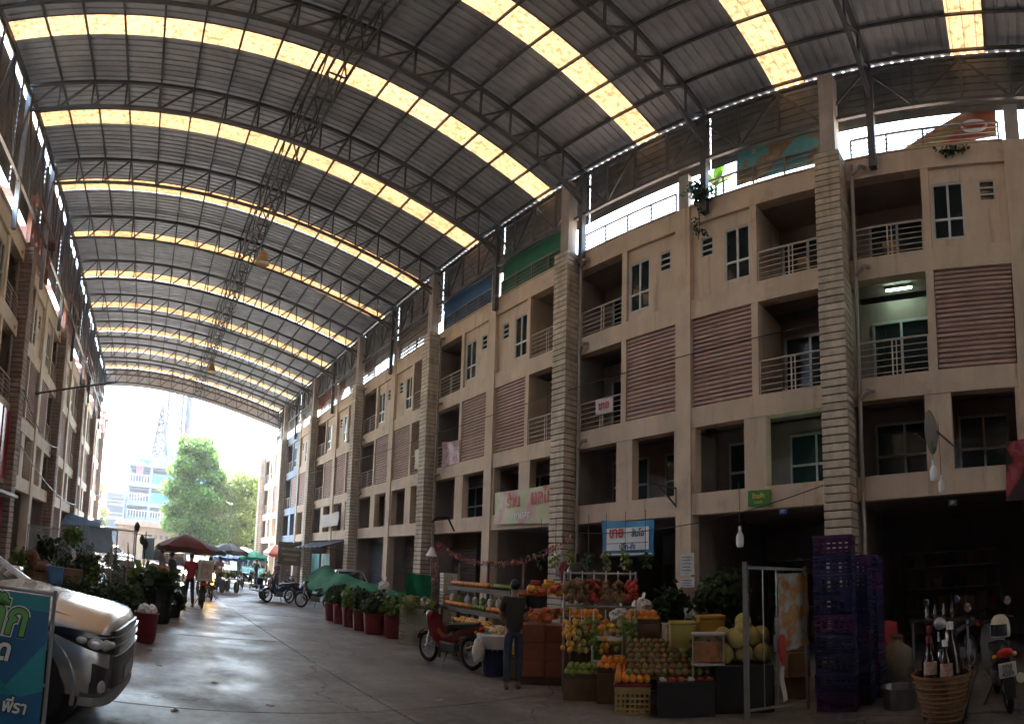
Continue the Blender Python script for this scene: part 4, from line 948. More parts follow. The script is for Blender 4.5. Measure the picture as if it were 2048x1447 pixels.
REDP = M('red_plastic', (.21,.02,.026), .5, var=.4, scale=6, rand=.35); BASK = M('dark_plastic_basket', (.022,.024,.026), .5, var=.3)
BAG = M('white_plastic_bag', (.62,.62,.60), .35, var=.15, scale=12); CART = M('brown_carton', (.34,.22,.12), .8, var=.2, scale=5); WICK = M('wicker', (.21,.11,.05), .75, var=.35, scale=14, bump=.3)
def crumple(b, c, r, seed, sub=2, nz=.16): b.blob(c, r, sub, nz, random.Random(seed))
rb_ = thing('rubbish_bin', 'round red rubbish bin with crumpled bags beside the pickup nose', 'bin', (.16, 11.4, 0))
MB().lathe([(.19,0),(.22,.05),(.25,.5),(.27,.52),(.25,.53),(.235,.5),(.2,.08)], 20).build('bin', REDP, rb_, smooth=True)
q = MB(); crumple(q, (-.06,0,.55), (.13,.12,.12), 1); crumple(q, (.1,.05,.56), (.11,.1,.1), 2); q.build('rubbish', BAG, rb_)
for i, (u, Y, lab, n_) in enumerate(((322, 14.6, 'dark basket pile heaped with long leafy greens beside the street', 2), (300, 15.6, 'dark vegetable baskets stacked behind the tall green heap', 2), (345, 16.2, 'single dark basket of greens next to the street vendors', 1), (262, 15.0, 'dark basket of leaves in front of the wire rack', 1))):
    t = thing('vegetable_basket', lab, 'basket', gp(u, Y), i*.4)
    for k in range(n_):
        b = MB(); basket(b, .42, .34, .46, (.02*k, 0, .44*k)); b.build('basket', BASK, t)
    b = MB()
    for k in range(5): bush(b, (math.cos(k*1.3)*.2, math.sin(k*1.3)*.2, .44*n_+.08), (.25,.25,.22), 60, .3, k+i*9)
    b.build('greens', [LEAFD, LEAF1][i % 2], t)
    if i < 2: b = MB(); crumple(b, (.1,-.1,.44*n_+.32), (.17,.13,.1), 5+i); b.build('paper', CART, t)
# wire display racks
WIRE = M('grey_wire', (.30,.32,.34), .5, metal=.5, var=.3)
def wire_rack(label, loc, w_, h, rz):
    t = thing('wire_rack', label, 'rack', loc, rz)
    for x in (-w_/2, w_/2):
        for y in (0, .5): MB().tube((x, y, 0), (x, y, h), .016, 6).build('upright', WIRE, t)
    for z in (.35, .95, h-.05):
        MB().bar((-w_/2,0,z), (w_/2,0,z), .02).bar((-w_/2,.5,z), (w_/2,.5,z), .02).bar((-w_/2,0,z), (-w_/2,.5,z), .02).bar((w_/2,0,z), (w_/2,.5,z), .02).build('shelf_frame', WIRE, t)
    b = MB(); n_ = int(w_/.085)
    for k in range(-int(h/.085), n_):                # crossed diamond wires
        for sgn in (1, -1):
            x0_ = -w_/2+k*.085; pts = []
            a, c = (x0_, 0.0), (x0_+h-.4, h-.4)
            lo = max(0, (-w_/2-x0_)); hi = min(h-.4, w_/2-x0_)
            if hi > lo:
                if sgn == 1: b.bar((x0_+lo, -.012, .4+lo), (x0_+hi, -.012, .4+hi), .011)
                else: b.bar((-(x0_+lo), -.018, .4+lo), (-(x0_+hi), -.018, .4+hi), .011)
    tag(b.build('wire_mesh', WIRE, t), kind='stuff'); return t
wire_rack('diamond wire rack hung with plants behind the pickup bonnet', (-2.75, 16.6, 0), 1.7, 1.9, R_(6))
wire_rack('taller diamond wire rack with bamboo canes leaning on it', (-1.05, 15.9, 0), 1.5, 2.05, R_(-4))
wire_rack('far wire rack under the blue sheets', (-2.0, 19.5, 0), 2.0, 2.1, R_(0))
for i, (x, y, h, r) in enumerate(((-1.0,15.6,1.55,.022), (-.86,15.62,1.7,.02), (-.48,15.5,1.5,.02), (-.40,15.5,1.7,.018))):
    tag(MB().tube((x, y, 0), (x+.06*(-1)**i, y+.16, h), r, 7).torus((x+.02, y+.05, h*.33), r, .006, 'z', 10, 5).torus((x+.04*(-1)**i, y+.1, h*.66), r, .006, 'z', 10, 5).build('bamboo_cane', M('bamboo', (.42,.34,.2), .55, var=.3)), ['bamboo cane leaning on the wire rack, the thick first one', 'bamboo cane crossing beside the thick first cane', 'bamboo cane at the street end of the wire rack', 'longest bamboo cane at the street end of the wire rack'][i], 'cane', 'bamboo canes')
BLT = M('blue_sheet', (.08,.24,.46), .5, var=.25, scale=4); LBT = M('pale_blue_sheet', (.35,.52,.66), .5, var=.2, scale=4)
def sheet(label, pts, mat_, name='tarpaulin', sag=.12, amp=.03, seed=1, cat='tarpaulin', nu=14, nv=8):
    a, b_, c, d = [Vector(p) for p in pts]; rg2 = random.Random(seed); ph = [rg2.uniform(0,6) for _ in range(4)]; nn = (b_-a).cross(d-a).normalized()
    def fn(u, v):
        p = a*(1-u)*(1-v)+b_*u*(1-v)+c*u*v+d*(1-u)*v
        k = amp*(math.sin(u*9+ph[0])+math.sin(v*7+u*5+ph[1])+.6*math.sin(u*17+v*11+ph[2]))
        return p+nn*k-Vector((0,0,sag*4*u*(1-u)*4*v*(1-v)*.5))
    return tag(MB().slab(fn, nu, nv, nn*.008).build(name, mat_, smooth=60), label, cat)
sheet('blue sheet thrown over the far wire rack', [(-3.0,19.0,2.0), (-1.6,19.0,2.05), (-1.6,19.9,2.3), (-3.0,19.9,2.35)], BLT, seed=2)
sheet('pale blue sheet hanging down in front of the far wire rack', [(-2.4,18.95,1.3), (-1.1,18.9,1.35), (-1.15,18.95,2.05), (-2.3,19.0,2.1)], LBT, seed=3)
sheet('pale blue sheet hung on the lantern stand', [(-.05,19.2,1.3), (.35,19.2,1.3), (.35,19.2,1.95), (-.05,19.2,1.9)], LBT, seed=4, amp=.012)
for i, (x, y, z, s, lab) in enumerate(((-2.9,16.3,1.35,.35,'leafy plant hanging high on the first wire rack'), (-2.2,16.4,1.75,.3,'leafy plant on top of the first wire rack'), (-1.5,15.7,1.1,.3,'small plant hung low on the taller wire rack'), (-3.4,15.2,1.0,.4,'bushy pot plant beside the pillar of the pale row'))):
    t = thing('hanging_plant', lab, 'plant', (x, y, z)); b = MB(); bush(b, (0,0,0), (s,s*.8,s*.9), 170, .16, 20+i); b.build('foliage', LEAF1 if i % 2 else LEAFD, t); MB().lathe([(.08,-.12),(.11,.05),(.09,.05)], 10).build('pot', CART, t)
for i in range(9):
    u = 120+i*21; Y = 13.4+.5*(i % 3)
    t = thing('potted_plant', 'dark leafy pot plant in the row under the wire racks', 'plant', gp(u, Y), i, 'pot plants under the wire racks')
    MB().lathe([(.11,0),(.16,.22),(.175,.24),(.15,.23)], 12).build('pot', BASK, t); b = MB(); bush(b, (0,0,.5), (.3,.3,.36), 130, .17, 40+i); b.build('foliage', LEAFD, t)
ls = thing('lantern_stand', 'black wrought iron stand with hanging lanterns behind the wire racks', 'stand', gp(280, 19.0))
MB().tube((-.16,0,0), (-.16,0,2.15), .022, 7).tube((.17,0,0), (.17,0,2.1), .022, 7).tube((-.3,0,2.0), (.4,0,2.0), .015, 6).build('frame', BLACK, ls)
for x, z in ((-.16,2.2), (.17,1.72), (.05,1.85)): MB().lathe([(0,.16),(.04,.14),(.09,.06),(.1,0),(.07,-.1),(.03,-.14)], 10, (x,-.03,z)).build('lantern', M('lantern_iron', (.06,.05,.05), .5), ls)
pb = thing('bundle_basket', 'wicker basket of brown root bundles beside the red doorway', 'basket', gp(72, 13.0))
b = MB(); basket(b, .34, .27, .9); b.build('basket', WICK, pb)
b = MB(); [crumple(b, (math.cos(k*2.1)*.16*(k > 0), math.sin(k*2.1)*.16, 1.0+.12*(k % 3)), (.15,.14,.12), 60+k, 1, .1) for k in range(7)]; b.build('bundles', WICK, pb)
tag(MB().rbox(-.22, .22, -.15, .15, 0, 1.02, .02).box(-.23, .23, -.16, .16, 1.0, 1.03).build('cool_box', BLT, None, gp(112, 13.4)), 'tall blue cool box standing behind the pickup bonnet', 'box')
LANT = thing('wall_lamp', 'white wall lamp on the red shop front of the pale row', 'lamp', (-4.45, 15.3, 2.35))
MB().tube((-.3,0,.1), (0,0,.1), .012, 6).build('arm', BLACK, LANT); MB().lathe([(.03,.1),(.09,.02),(.11,-.1),(.08,-.2),(0,-.24)], 12).build('globe', WHITE, LANT, smooth=True)
cd = MB().tube((-4.6, 21.0, 6.35), (-1.55, 21.0, 6.95), .035, 8).tube((-4.75, 21.0, 6.32), (-4.6, 21.0, 6.35), .06, 8).build('conduit_arm', STEEL)
tag(cd, 'long steel conduit arm reaching out over the street from the pale row', 'pole')
def wire(label, a, b_, sag, r=.012, grp='overhead cables'):
    a, b_ = Vector(a), Vector(b_); pts = [a.lerp(b_, k/14)-Vector((0,0,sag*4*(k/14)*(1-k/14))) for k in range(15)]
    return tag(MB().path(pts, r, 5).build('cable', BLACK), label, 'cable', grp)
wire('slack black cable along the pale row from pillar to pillar', (-4.35,17.4,5.6), (-4.35,25.4,5.2), .5, .018)
wire('black cable along the pale row low above the shop fronts', (-4.35,17.4,4.1), (-4.35,33.4,3.4), .4, .018)
wire('thick cable leaving the pale row towards the apartment block', (-4.3,41.5,4.6), (.5,60,6.6), .3, .03)
wire('thin cable along the cream row under the upper balconies', (10.6,35.2,6.7), (10.6,3.3,6.2), .25, .012)
wire('thin cable sagging below the mezzanine beam of the cream row', (10.55,11.2,2.75), (10.6,3.2,3.3), .35, .01)
# red shop front on the left row
rs = thing('red_shop_facade', 'red framed shop front set between pillars of the pale row', 'shop front', (-4.72, 16.6, 0))
MB().box(-.05, .03, -2.6, .6, 3.05, 4.9).build('glazing', M('red_glass_front', (.28,.02,.05), .3, var=.3, scale=2), rs)
for k in range(5): MB().box(.02, .06, -2.6+k*.78, -2.54+k*.78, 3.05, 4.9).build('mullion', M('red_frame', (.4,.02,.04), .5), rs)
MB().box(-.9, .55, -2.6, .6, 2.55, 2.62).build('awning_board', WHITE, rs); MB().box(-.02, .06, .35, .6, 0, 2.5).build('red_post', M('red_frame', (.4,.02,.04), .5), rs)
# ================================================================== right side: stalls
def crate_mesh(w_, d, h, mat_, rows=5, cols=6):
    """open plastic crate with slotted walls"""
    b = MB(); t = .014
    b.box(-w_/2, w_/2, -d/2, d/2, 0, .015)
    for z, hh in ((h-.035,.035), (0,.03)):
        b.box(-w_/2, w_/2, -d/2, -d/2+t, z, z+hh); b.box(-w_/2, w_/2, d/2-t, d/2, z, z+hh); b.box(-w_/2, -w_/2+t, -d/2+t, d/2-t, z, z+hh); b.box(w_/2-t, w_/2, -d/2+t, d/2-t, z, z+hh)
    for k in range(1, rows):
        z = h*k/rows
        for s in (-1, 1): b.box(-w_/2, w_/2, s*d/2-(t if s > 0 else 0)+.001, s*d/2+(t if s < 0 else 0)-.001, z-.011, z+.011); b.box(s*w_/2-(t if s > 0 else 0)+.001, s*w_/2+(t if s < 0 else 0)-.001, -d/2+t, d/2-t, z-.011, z+.011)
    for k in range(cols+1):
        x = -w_/2+.012+(w_-.024)*k/cols
        for s in (-1, 1): b.box(x-.012, x+.012, s*d/2-(t if s > 0 else 0)+.003, s*d/2+(t if s < 0 else 0)-.003, .02, h-.02)
        y = -d/2+.012+(d-.024)*k/cols
        for s in (-1, 1): b.box(s*w_/2-(t if s > 0 else 0)+.003, s*w_/2+(t if s < 0 else 0)-.003, y-.012, y+.012, .02, h-.02)
    b.box(-w_/2-.008, w_/2+.008, -d/2-.008, -d/2, h-.05, h-.03); b.box(-w_/2-.008, w_/2+.008, d/2, d/2+.008, h-.05, h-.03)
    return b.mesh('crate', mat_)
CRW = M('cream_crate_plastic', (.50,.46,.35), .5, var=.2, scale=6, rand=.15); CRY = M('yellow_crate_plastic', (.50,.36,.14), .5, var=.2, scale=6)
CRB = M('blue_crate_plastic', (.035,.04,.12), .45, var=.25, scale=5, rand=.25); CRP = M('purple_crate_plastic', (.085,.03,.11), .45, var=.25, scale=5, rand=.25)
cw = crate_mesh(.40, .52, .41, CRW)
wc = Vector((6.95, 13.0, 0))
for i in range(2):
    for j in range(2):
        tag(ob('plastic_crate', cw, None, (wc.x+.41*i*.72+.0, wc.y-.42*i*.72, .412*j), (0,0,R_(-46)), None), ['cream slotted crate at the bottom of the pair beside the red planters', 'cream slotted crate on top of the pair beside the red planters', 'cream slotted crate at the bottom of the pair beside the red motorcycle', 'cream slotted crate on top of the pair beside the red motorcycle'][i*2+j], 'crate', 'cream crates in a block')
for j in range(4):
    tag(ob('plastic_crate', cw, None, (8.5, 13.6, .412*j), (0,0,R_(-20))), 'pale slotted crate in the column of four against the striped pillar', 'crate', 'crates in a column of four')
t = thing('produce_heap', 'leafy greens and cartons heaped on the cream crates', 'produce', (wc.x+.15, wc.y-.15, .83))
b = MB(); [bush(b, (.25*math.cos(k*1.7), .25*math.sin(k*1.7), .1), (.2,.2,.14), 60, .2, 80+k) for k in range(4)]; b.build('greens', LEAF2, t); MB().box(-.25, 0, -.05, .25, .0, .26).build('carton', CART, t, (0,0,0), (0,0,.4)); q = MB(); crumple(q, (.1,-.2,.12), (.16,.14,.12), 8); q.build('bag', BAG, t)
# red planters with bushy plants
for i in range(6):
    y = 18.3-.84*i; x = 6.72+.02*i+(.25 if i == 5 else 0); h = .5+.04*(i % 2)
    t = thing('red_planter', ['first', 'second', 'third', 'fourth', 'fifth', 'last'][i]+' red plastic tub of bushy plants counting from the green tarpaulin', 'planter', (x, y, 0), i, 'red tubs in a row')
    MB().lathe([(.26,0),(.28,.03),(.33,h),(.35,h+.015),(.33,h+.03),(.31,h),(.27,.1)], 18).build('tub', REDP, t, smooth=True)
    b = MB(); bush(b, (0,0,h+.22), (.42,.42,.3), 260, .16, 100+i); bush(b, (.1,.1,h+.42), (.25,.25,.2), 90, .14, 130+i); b.build('foliage', [LEAFD, LEAFD, LEAF1][i % 3], t)
for i in range(9):
    y = 19.6-.78*i; x = 7.65+.1*(i % 2)
    t = thing('shrub', 'dark bushy nursery shrub standing behind the red tubs', 'shrub', (x, y, 0), i, 'nursery shrubs behind the tubs')
    MB().lathe([(.15,0),(.19,.3),(.2,.32),(.17,.3)], 12).build('pot', BLACK, t); b = MB(); bush(b, (0,0,.68), (.4,.42,.34), 240, .17, 150+i); b.build('foliage', LEAFD, t)
TARP = M('green_tarpaulin', (.008,.15,.055), .85, var=.35, scale=3, streak=.2, spec=.12)
tp = thing('tarpaulin', 'green tarpaulin draped over a low frame beside the grey car', 'tarpaulin', (0,0,0))
def tf(u, v):
    y = 25.2-8.4*u; x = 7.55+1.35*v+.25*u; zt = 1.62-.62*u**.7
    z = zt-(.75*(1-v)**2)-.10*math.sin(u*math.pi*3)**2*v+.03*math.sin(u*23+v*9)
    return (x+.04*math.sin(u*31), y, max(.25, z))
MB().slab(tf, 36, 10, (.0,0,-.012)).build('sheet', TARP, tp, smooth=60)
for u in (0, .33, .66, 1): p = tf(u, .95); MB().tube((p[0], p[1], 0), (p[0], p[1], p[2]-.02), .02, 6).build('post', GALV, tp)
sheet('bright green cloth hung on the lamp bracket behind the shrubs', [(8.3,15.9,.75), (8.9,15.3,.75), (8.9,15.3,1.55), (8.35,15.9,1.6)], M('bright_green_cloth', (.01,.17,.07), .8, var=.3, spec=.1), seed=9, cat='cloth', name='cloth')
t = thing('plastic_bag', 'white plastic bag sitting on top of the nursery shrubs', 'bag', (7.75, 16.4, 1.0)); b = MB(); crumple(b, (0,0,.12), (.2,.18,.2), 11, 2, .14); b.bar((-.04,0,.3), (-.12,0,.45), .05, .02); b.bar((.04,0,.3), (.1,.02,.44), .05, .02); b.build('bag', BAG, t)
# stepped fruit rack
WOOD = M('dark_wood', (.10,.06,.04), .7, var=.3, scale=6); ORG = M('orange_peel', (.80,.30,.03), .45, var=.15, scale=9, rand=.2); YEL = M('mango_skin', (.78,.42,.06), .4, var=.15, scale=6, rand=.2)
LIM = M('green_fruit', (.20,.30,.05), .45, var=.2, scale=9, rand=.25); BRN = M('brown_fruit', (.26,.15,.07), .6, var=.25, scale=9, rand=.25); REDF = M('red_fruit', (.45,.04,.03), .35, var=.2, scale=9, rand=.25); GLD = M('melon_skin', (.40,.34,.10), .5, var=.2, scale=8, rand=.15); PMK = M('orange_pack', (.62,.16,.05), .4, var=.4, scale=14, rand=.3)
def fruit_mesh(r, mat_, sx=1.0, sz=.94): return MB().blob((0,0,0), (r*sx, r, r*sz), 2).add([(0,0,r*sz*.93),(.012,0,r*sz*1.1),(0,.012,r*sz*1.1)], [(0,1,2)]).mesh('fruit', mat_, smooth=True)
FO, FM, FL, FB, FR, FG = fruit_mesh(.058, ORG), fruit_mesh(.055, YEL, 1.45, .85), fruit_mesh(.056, LIM), fruit_mesh(.046, BRN, 1.2), fruit_mesh(.065, REDF), fruit_mesh(.125, GLD, .95, 1.05)
fr_rng = random.Random(11)
def fruits(name, me, label, cat, grp, a, b_, depth, n_, rows, z, step, sz=1.0, ln=1):
    """rows of single fruits between a and b_ on a shelf at height z"""
    a, b_ = Vector((*a, 0)), Vector((*b_, 0)); d = (b_-a); nrm = Vector((d.y, -d.x, 0)).normalized()
    for r in range(rows):
        for k in range(n_):
            p = a+d*((k+.5+(r % 2)*.4)/(n_+.4))+nrm*(depth*(r+.5)/rows-depth/2)
            o = ob(name, me, None, (p.x+fr_rng.uniform(-.01,.01), p.y+fr_rng.uniform(-.01,.01), z+step*r*ln), (fr_rng.uniform(-.4,.4), fr_rng.uniform(-.4,.4), fr_rng.uniform(0,6)), sz*fr_rng.uniform(.9,1.08)); tag(o, label, cat, grp)
rk = thing('fruit_rack', 'three tier dark wooden fruit rack between the striped pillars', 'rack', (0,0,0))
RA, RB = Vector((8.0,12.5,0)), Vector((7.6,9.3,0)); rd = (RB-RA).normalized(); rn = Vector((-rd.y, rd.x, 0))*-1
if rn.x > 0: rn = -rn
TI = ((1.30,.0,.34), (.86,.18,.36), (.55,.52,.4))
for z, off, dp in TI:
    MB().bar(RA+rn*off+Vector((0,0,z)), RB+rn*off+Vector((0,0,z)), dp, .035).build('shelf', WOOD, rk)
    MB().bar(RA+rn*(off+dp/2)+Vector((0,0,z+.04)), RB+rn*(off+dp/2)+Vector((0,0,z+.04)), .02, .08).build('shelf_lip', WOOD, rk)
for f in (0, .5, 1):
    for off, h in ((-.15,1.9), (.34,.9), (.70,.6)): p = RA.lerp(RB, f)+rn*off; MB().box(p.x-.025, p.x+.025, p.y-.025, p.y+.025, 0, h).build('post', WOOD, rk)
def on_rack(f0, f1, ti): z, off, dp = TI[ti]; a, c = RA.lerp(RB, f0)+rn*off, RA.lerp(RB, f1)+rn*off; return (a.x, a.y), (c.x, c.y), dp-.06, z+.092
a, c, dp, z = on_rack(.02, .68, 0); fruits('orange', FO, 'orange fruit on the top tier of the wooden fruit rack', 'orange', 'oranges on the top tier', a, c, dp, 17, 3, z-.015, .03)
a, c, dp, z = on_rack(.70, .98, 0); fruits('green_fruit', FL, 'green fruit on the top tier of the wooden fruit rack', 'fruit', 'green fruit on the top tier', a, c, dp, 8, 3, z-.015, .03)
a, c, dp, z = on_rack(.02, .48, 1); fruits('orange', FO, 'orange fruit on the middle tier of the wooden fruit rack', 'orange', 'oranges on the middle tier', a, c, dp, 13, 3, z-.015, .03)
a, c, dp, z = on_rack(.50, .72, 1); fruits('green_fruit', FL, 'dark green fruit on the middle tier of the wooden fruit rack', 'fruit', 'green fruit on the middle tier', a, c, dp, 6, 3, z-.015, .03)
a, c, dp, z = on_rack(.74, .98, 1); fruits('orange', FO, 'orange fruit by the end post of the middle tier', 'orange', 'oranges at the end post', a, c, dp, 7, 3, z-.015, .03)
a, c, dp, z = on_rack(.40, .98, 2); fruits('mango', FM, 'yellow mango heaped on the low front tier of the fruit rack', 'mango', 'mangoes on the low tier', a, c, dp, 13, 4, z-.01, .03)
a, c, dp, z = on_rack(.5, .92, 2); fruits('mango', FM, 'yellow mango heaped on the low front tier of the fruit rack', 'mango', 'mangoes on the low tier', a, c, dp*.6, 9, 2, z+.10, .02)
for i, f in enumerate((.06,.2,.33,.46,.58,.7,.82,.94)):                    # bags hanging under the top tier
    p = RA.lerp(RB, f)+rn*.12; t = thing('hanging_bag', 'small clear bag of fruit hanging under the top tier of the rack', 'bag', (p.x, p.y, 1.1), i, 'bags under the top tier'); b = MB(); crumple(b, (0,0,0), (.085,.085,.10), 200+i, 1, .12); b.bar((0,0,.08), (0,0,.2), .03, .015); b.build('bag', [BAG, LIM, BAG][i % 3] if i % 3 == 1 else BAG, t)
lt = thing('low_table', 'low table of leafy greens in front of the fruit rack', 'table', (6.95, 10.2, 0), R_(-83))
MB().box(-.75, .75, -.3, .3, .36, .40).build('table_top', WOOD, lt)
for sx in (-1, 1):
    for sy in (-1, 1): MB().box(sx*.7-.025, sx*.7+.025, sy*.25-.025, sy*.25+.025, 0, .36).build('leg', WOOD, lt)
for i in range(5):
    t = thing('greens_bunch', 'bunch of dark leafy greens lying on the low table', 'greens', (6.95+.04*i, 10.75-.27*i, .41), i, 'bunches of greens'); b = MB(); bush(b, (0,0,.13), (.24,.2,.14), 150, .2, 220+i); b.build('leaves', [LEAF1, LEAFD][i % 2], t)
bk = thing('blue_bucket', 'dark blue bucket holding a big open white bag of corn', 'bucket', (6.45, 8.55, 0))
MB().lathe([(.20,0),(.21,.03),(.26,.44),(.28,.46),(.255,.46),(.2,.06)], 20).build('bucket', M('navy_plastic', (.015,.03,.10), .4, var=.2), bk, smooth=True)
b = MB(); b.lathe([(.25,.42),(.34,.58),(.36,.68),(.31,.70),(.24,.55)], 16); crumple(b, (-.38,.0,.42), (.13,.1,.2), 31); crumple(b, (.42,-.05,.3), (.14,.1,.26), 32); b.build('bag', BAG, bk, smooth=60)
q = MB(); rg3 = random.Random(5)
for k in range(16): an = rg3.uniform(0,6.3); rr = rg3.uniform(0,.24); q.blob((rr*math.cos(an), rr*math.sin(an), .66+rg3.uniform(0,.12)), (.05,.11,.05), 1)
q.build('corn', M('pale_corn', (.62,.52,.26), .5, var=.2), bk)
# tall heap of packed fruit on red cartons
hp = thing('fruit_stand', 'stand of stacked red-brown cartons topped with orange fruit packs', 'stand', (6.85, 7.55, 0), R_(-40))
for j in range(3):
    for i in range(2): MB().rbox(-.42+.42*i+.005, -.42+.42*i+.415, -.28, .28, .12+.27*j, .12+.27*j+.262, .008).build('carton', M('red_brown_carton', (.30,.09,.045), .75, var=.25, scale=5), hp)
MB().box(-.45, .45, -.3, .3, 0, .115).build('pallet', WOOD, hp)
for i in range(46):
    r_ = fr_rng; x, y = r_.uniform(-.42,.42), r_.uniform(-.3,.45); z = .97+.14*(y+.3)/.5+ r_.uniform(0,.16)+.25*(y > .1)
    tag(MB().rbox(-.09, .09, -.06, .06, -.035, .035, .012).build('fruit_pack', [PMK, REDF, YEL][i % 3 if y > -.05 else 0], None), 'shiny orange fruit pack heaped on the red-brown cartons', 'pack', 'fruit packs on the cartons').matrix_world = Matrix.Translation(Vector((6.85,7.55,0))) @ Matrix.Rotation(R_(-40), 4, 'Z') @ Matrix.Translation((x, y, z)) @ Matrix.Rotation(r_.uniform(0,3), 4, 'Z') @ Matrix.Rotation(r_.uniform(-.5,.5), 4, 'X')
# pole hung with fruit bags
hpz = thing('hanging_rail', 'steel rail on two posts hung with fruit bags', 'rail', (0,0,0))
HA, HB = Vector((6.55,6.75,0)), Vector((7.25,5.75,0))
for p in (HA, HB): MB().tube(p, p+Vector((0,0,1.75)), .02, 7).build('post', GALV, hpz)
MB().tube(HA+Vector((0,0,1.72)), HB+Vector((0,0,1.72)), .016, 7).tube(HA+Vector((0,0,1.25)), HB+Vector((0,0,1.25)), .016, 7).build('rail', GALV, hpz)
for i in range(12):
    f = (i % 6+.5)/6; z = 1.52 if i < 6 else .92; p = HA.lerp(HB, f); ln = .2 if i < 6 else .3
    lab = 'net bag of brown fruit hanging from the upper steel rail' if i < 6 else 'bulging bag of yellow fruit hanging from the lower steel rail'
    t = thing('fruit_bag', lab, 'bag', (p.x-.05, p.y-.05, z), i, 'bags on the upper rail' if i < 6 else 'bags on the lower rail'); b = MB(); rg4 = random.Random(300+i)
    for k in range(24):
        b.blob((rg4.uniform(-.09,.09), rg4.uniform(-.09,.09), rg4.uniform(-ln, ln*.5)), .045, 1)
    b.build('fruit', [BRN, BRN, REDF][i % 3] if i < 6 else [YEL, GLD, LIM][i % 3], t); MB().tube((0,0,ln*.4), (0,0,ln*.5+.14), .012, 5).build('knot', BAG, t)
t = thing('black_sack', 'black sack hung beside the striped pillar above the fruit bags', 'sack', (7.05, 6.95, 1.72)); b = MB(); crumple(b, (0,0,0), (.19,.17,.17), 41, 2, .07); b.tube((0,0,.1), (0,0,.3), .03, 6); b.build('sack', BLACK, t, smooth=True)
t = thing('cloth_bundle', 'red and white cloth bundle hung on the striped pillar', 'cloth', (10.4, 11.0, 2.0)); b = MB(); crumple(b, (0,0,0), (.14,.16,.3), 42); b.build('white_cloth', BAG, t); b = MB(); crumple(b, (-.05,-.28,-.2), (.14,.16,.22), 43); b.build('red_cloth', REDP, t)
# white wire shelf
ws = thing('wire_shelf', 'small white three shelf wire stand with packets', 'shelf', (7.0, 6.15, 0), R_(-52))
for x in (-.25, .25):
    for y in (-.14, .14): MB().tube((x, y, 0), (x, y, .86), .011, 6).build('upright', WHITE, ws)
for z in (.12, .44, .78): MB().box(-.26, .26, -.15, .15, z, z+.018).box(-.26, .26, -.158, -.15, z, z+.06).build('shelf', WHITE, ws)
for i, z in enumerate((.14, .46, .80)):
    for k in range(3): MB().rbox(-.07, .07, -.05, .05, 0, .16-.03*k, .012).build('packet', [REDF, LIM, PMK, BAG][(i+k) % 4], ws, (-.16+.16*k, 0, z), (0,0,.3*k))
# cartons and bags behind
for i, (x, y, z, s, lab) in enumerate(((8.0,6.1,0,.62,'large brown carton under the bagged fruit'), (8.0,6.1,.6,.5,'brown carton on top of the large carton'), (8.55,5.5,0,.8,'tall brown carton beside the blue table'), (8.7,6.6,0,1.1,'brown carton column at the back of the open shop'))):
    tag(MB().rbox(-.3, .3, -.24, .24, 0, s, .006).box(-.03, .03, -.242, .242, s-.1, s+.002).build('carton', CART, None, (x, y, z), (0,0,R_(-50+9*i))), lab, 'carton')
for i, (x, y, z) in enumerate(((7.95,6.15,1.1), (8.5,5.5,.82), (8.2,6.6,.9), (7.6,6.4,.95))):
    t = thing('plastic_bag', ['white knotted bag on the stacked brown cartons', 'white bag lying on the tall brown carton', 'rumpled clear bag behind the stacked cartons', 'rumpled white bag beside the fruit rail'][i], 'bag', (x, y, z)); b = MB(); crumple(b, (0,0,.12), (.2,.17,.15), 50+i, 2, .15); b.bar((0,0,.2), (.06,0,.34), .06, .02); b.build('bag', BAG, t)
bt = thing('blue_table', 'table covered with a dark blue cloth behind the fruit slope', 'table', (7.65, 5.35, 0), R_(-52))
MB().box(-.5, .5, -.35, .35, .70, .73).build('table_top', WOOD, bt); MB().slab(lambda u, v: (-.52+1.04*u, -.36-.02*math.sin(u*21)*v, .735-.62*v), 24, 4, (0,.008,0)).box(-.52, .52, -.36, .36, .732, .74).build('cloth', M('navy_cloth_cover', (.015,.025,.07), .8, var=.2), bt)
# fruit slope with sapodillas, packets, yellow crate
sl_ = thing('fruit_slope', 'sloping display board of small green-brown fruit', 'display', (6.75, 4.75, 0), R_(-52))
MB().bar((0,-.38,.44), (0,.46,.80), 1.25, .03).build('board', WOOD, sl_)
for x in (-.58, .58):
    MB().box(x-.02, x+.02, -.36, -.32, 0, .44).build('leg', WOOD, sl_); MB().box(x-.02, x+.02, .4, .44, 0, .78).build('leg', WOOD, sl_)
mw = Matrix.Translation(Vector((6.75,4.75,0))) @ Matrix.Rotation(R_(-52), 4, 'Z')
for r in range(7):
    for k in range(12):
        p = mw @ Vector((-.56+.1*k+.03*(r % 2), -.34+.12*r, .44+.36*(.04+.12*r)/.84+.06)); tag(ob('sapodilla', [FB, FL][(k+r*3) % 5 == 0], None, p, (0,0,k*.7+r), .85 if (k+r*3) % 5 == 0 else 1), 'small green-brown fruit lined up on the sloping board', 'fruit', 'fruit on the sloping board')
t = thing('greens_bunch', 'fresh green leaves drooping over the end of the sloping board', 'greens', (7.1, 4.25, .62)); b = MB(); bush(b, (0,0,.05), (.22,.22,.2), 160, .2, 401); b.build('leaves', LEAF1, t)
yc = Vector((6.25, 5.0, 0)); tag(ob('plastic_crate', crate_mesh(.5, .36, .34, CRY, 5, 7), None, yc, (0,0,R_(-52))), 'yellow slotted crate standing on the floor under heaped oranges', 'crate')
my = Matrix.Translation(yc) @ Matrix.Rotation(R_(-52), 4, 'Z')
tag(MB().rbox(-.27, .27, -.2, .2, .345, .385, .01).build('tray', REDP, None, yc, (0,0,R_(-52))), 'flat red tray laid on the yellow crate', 'tray')
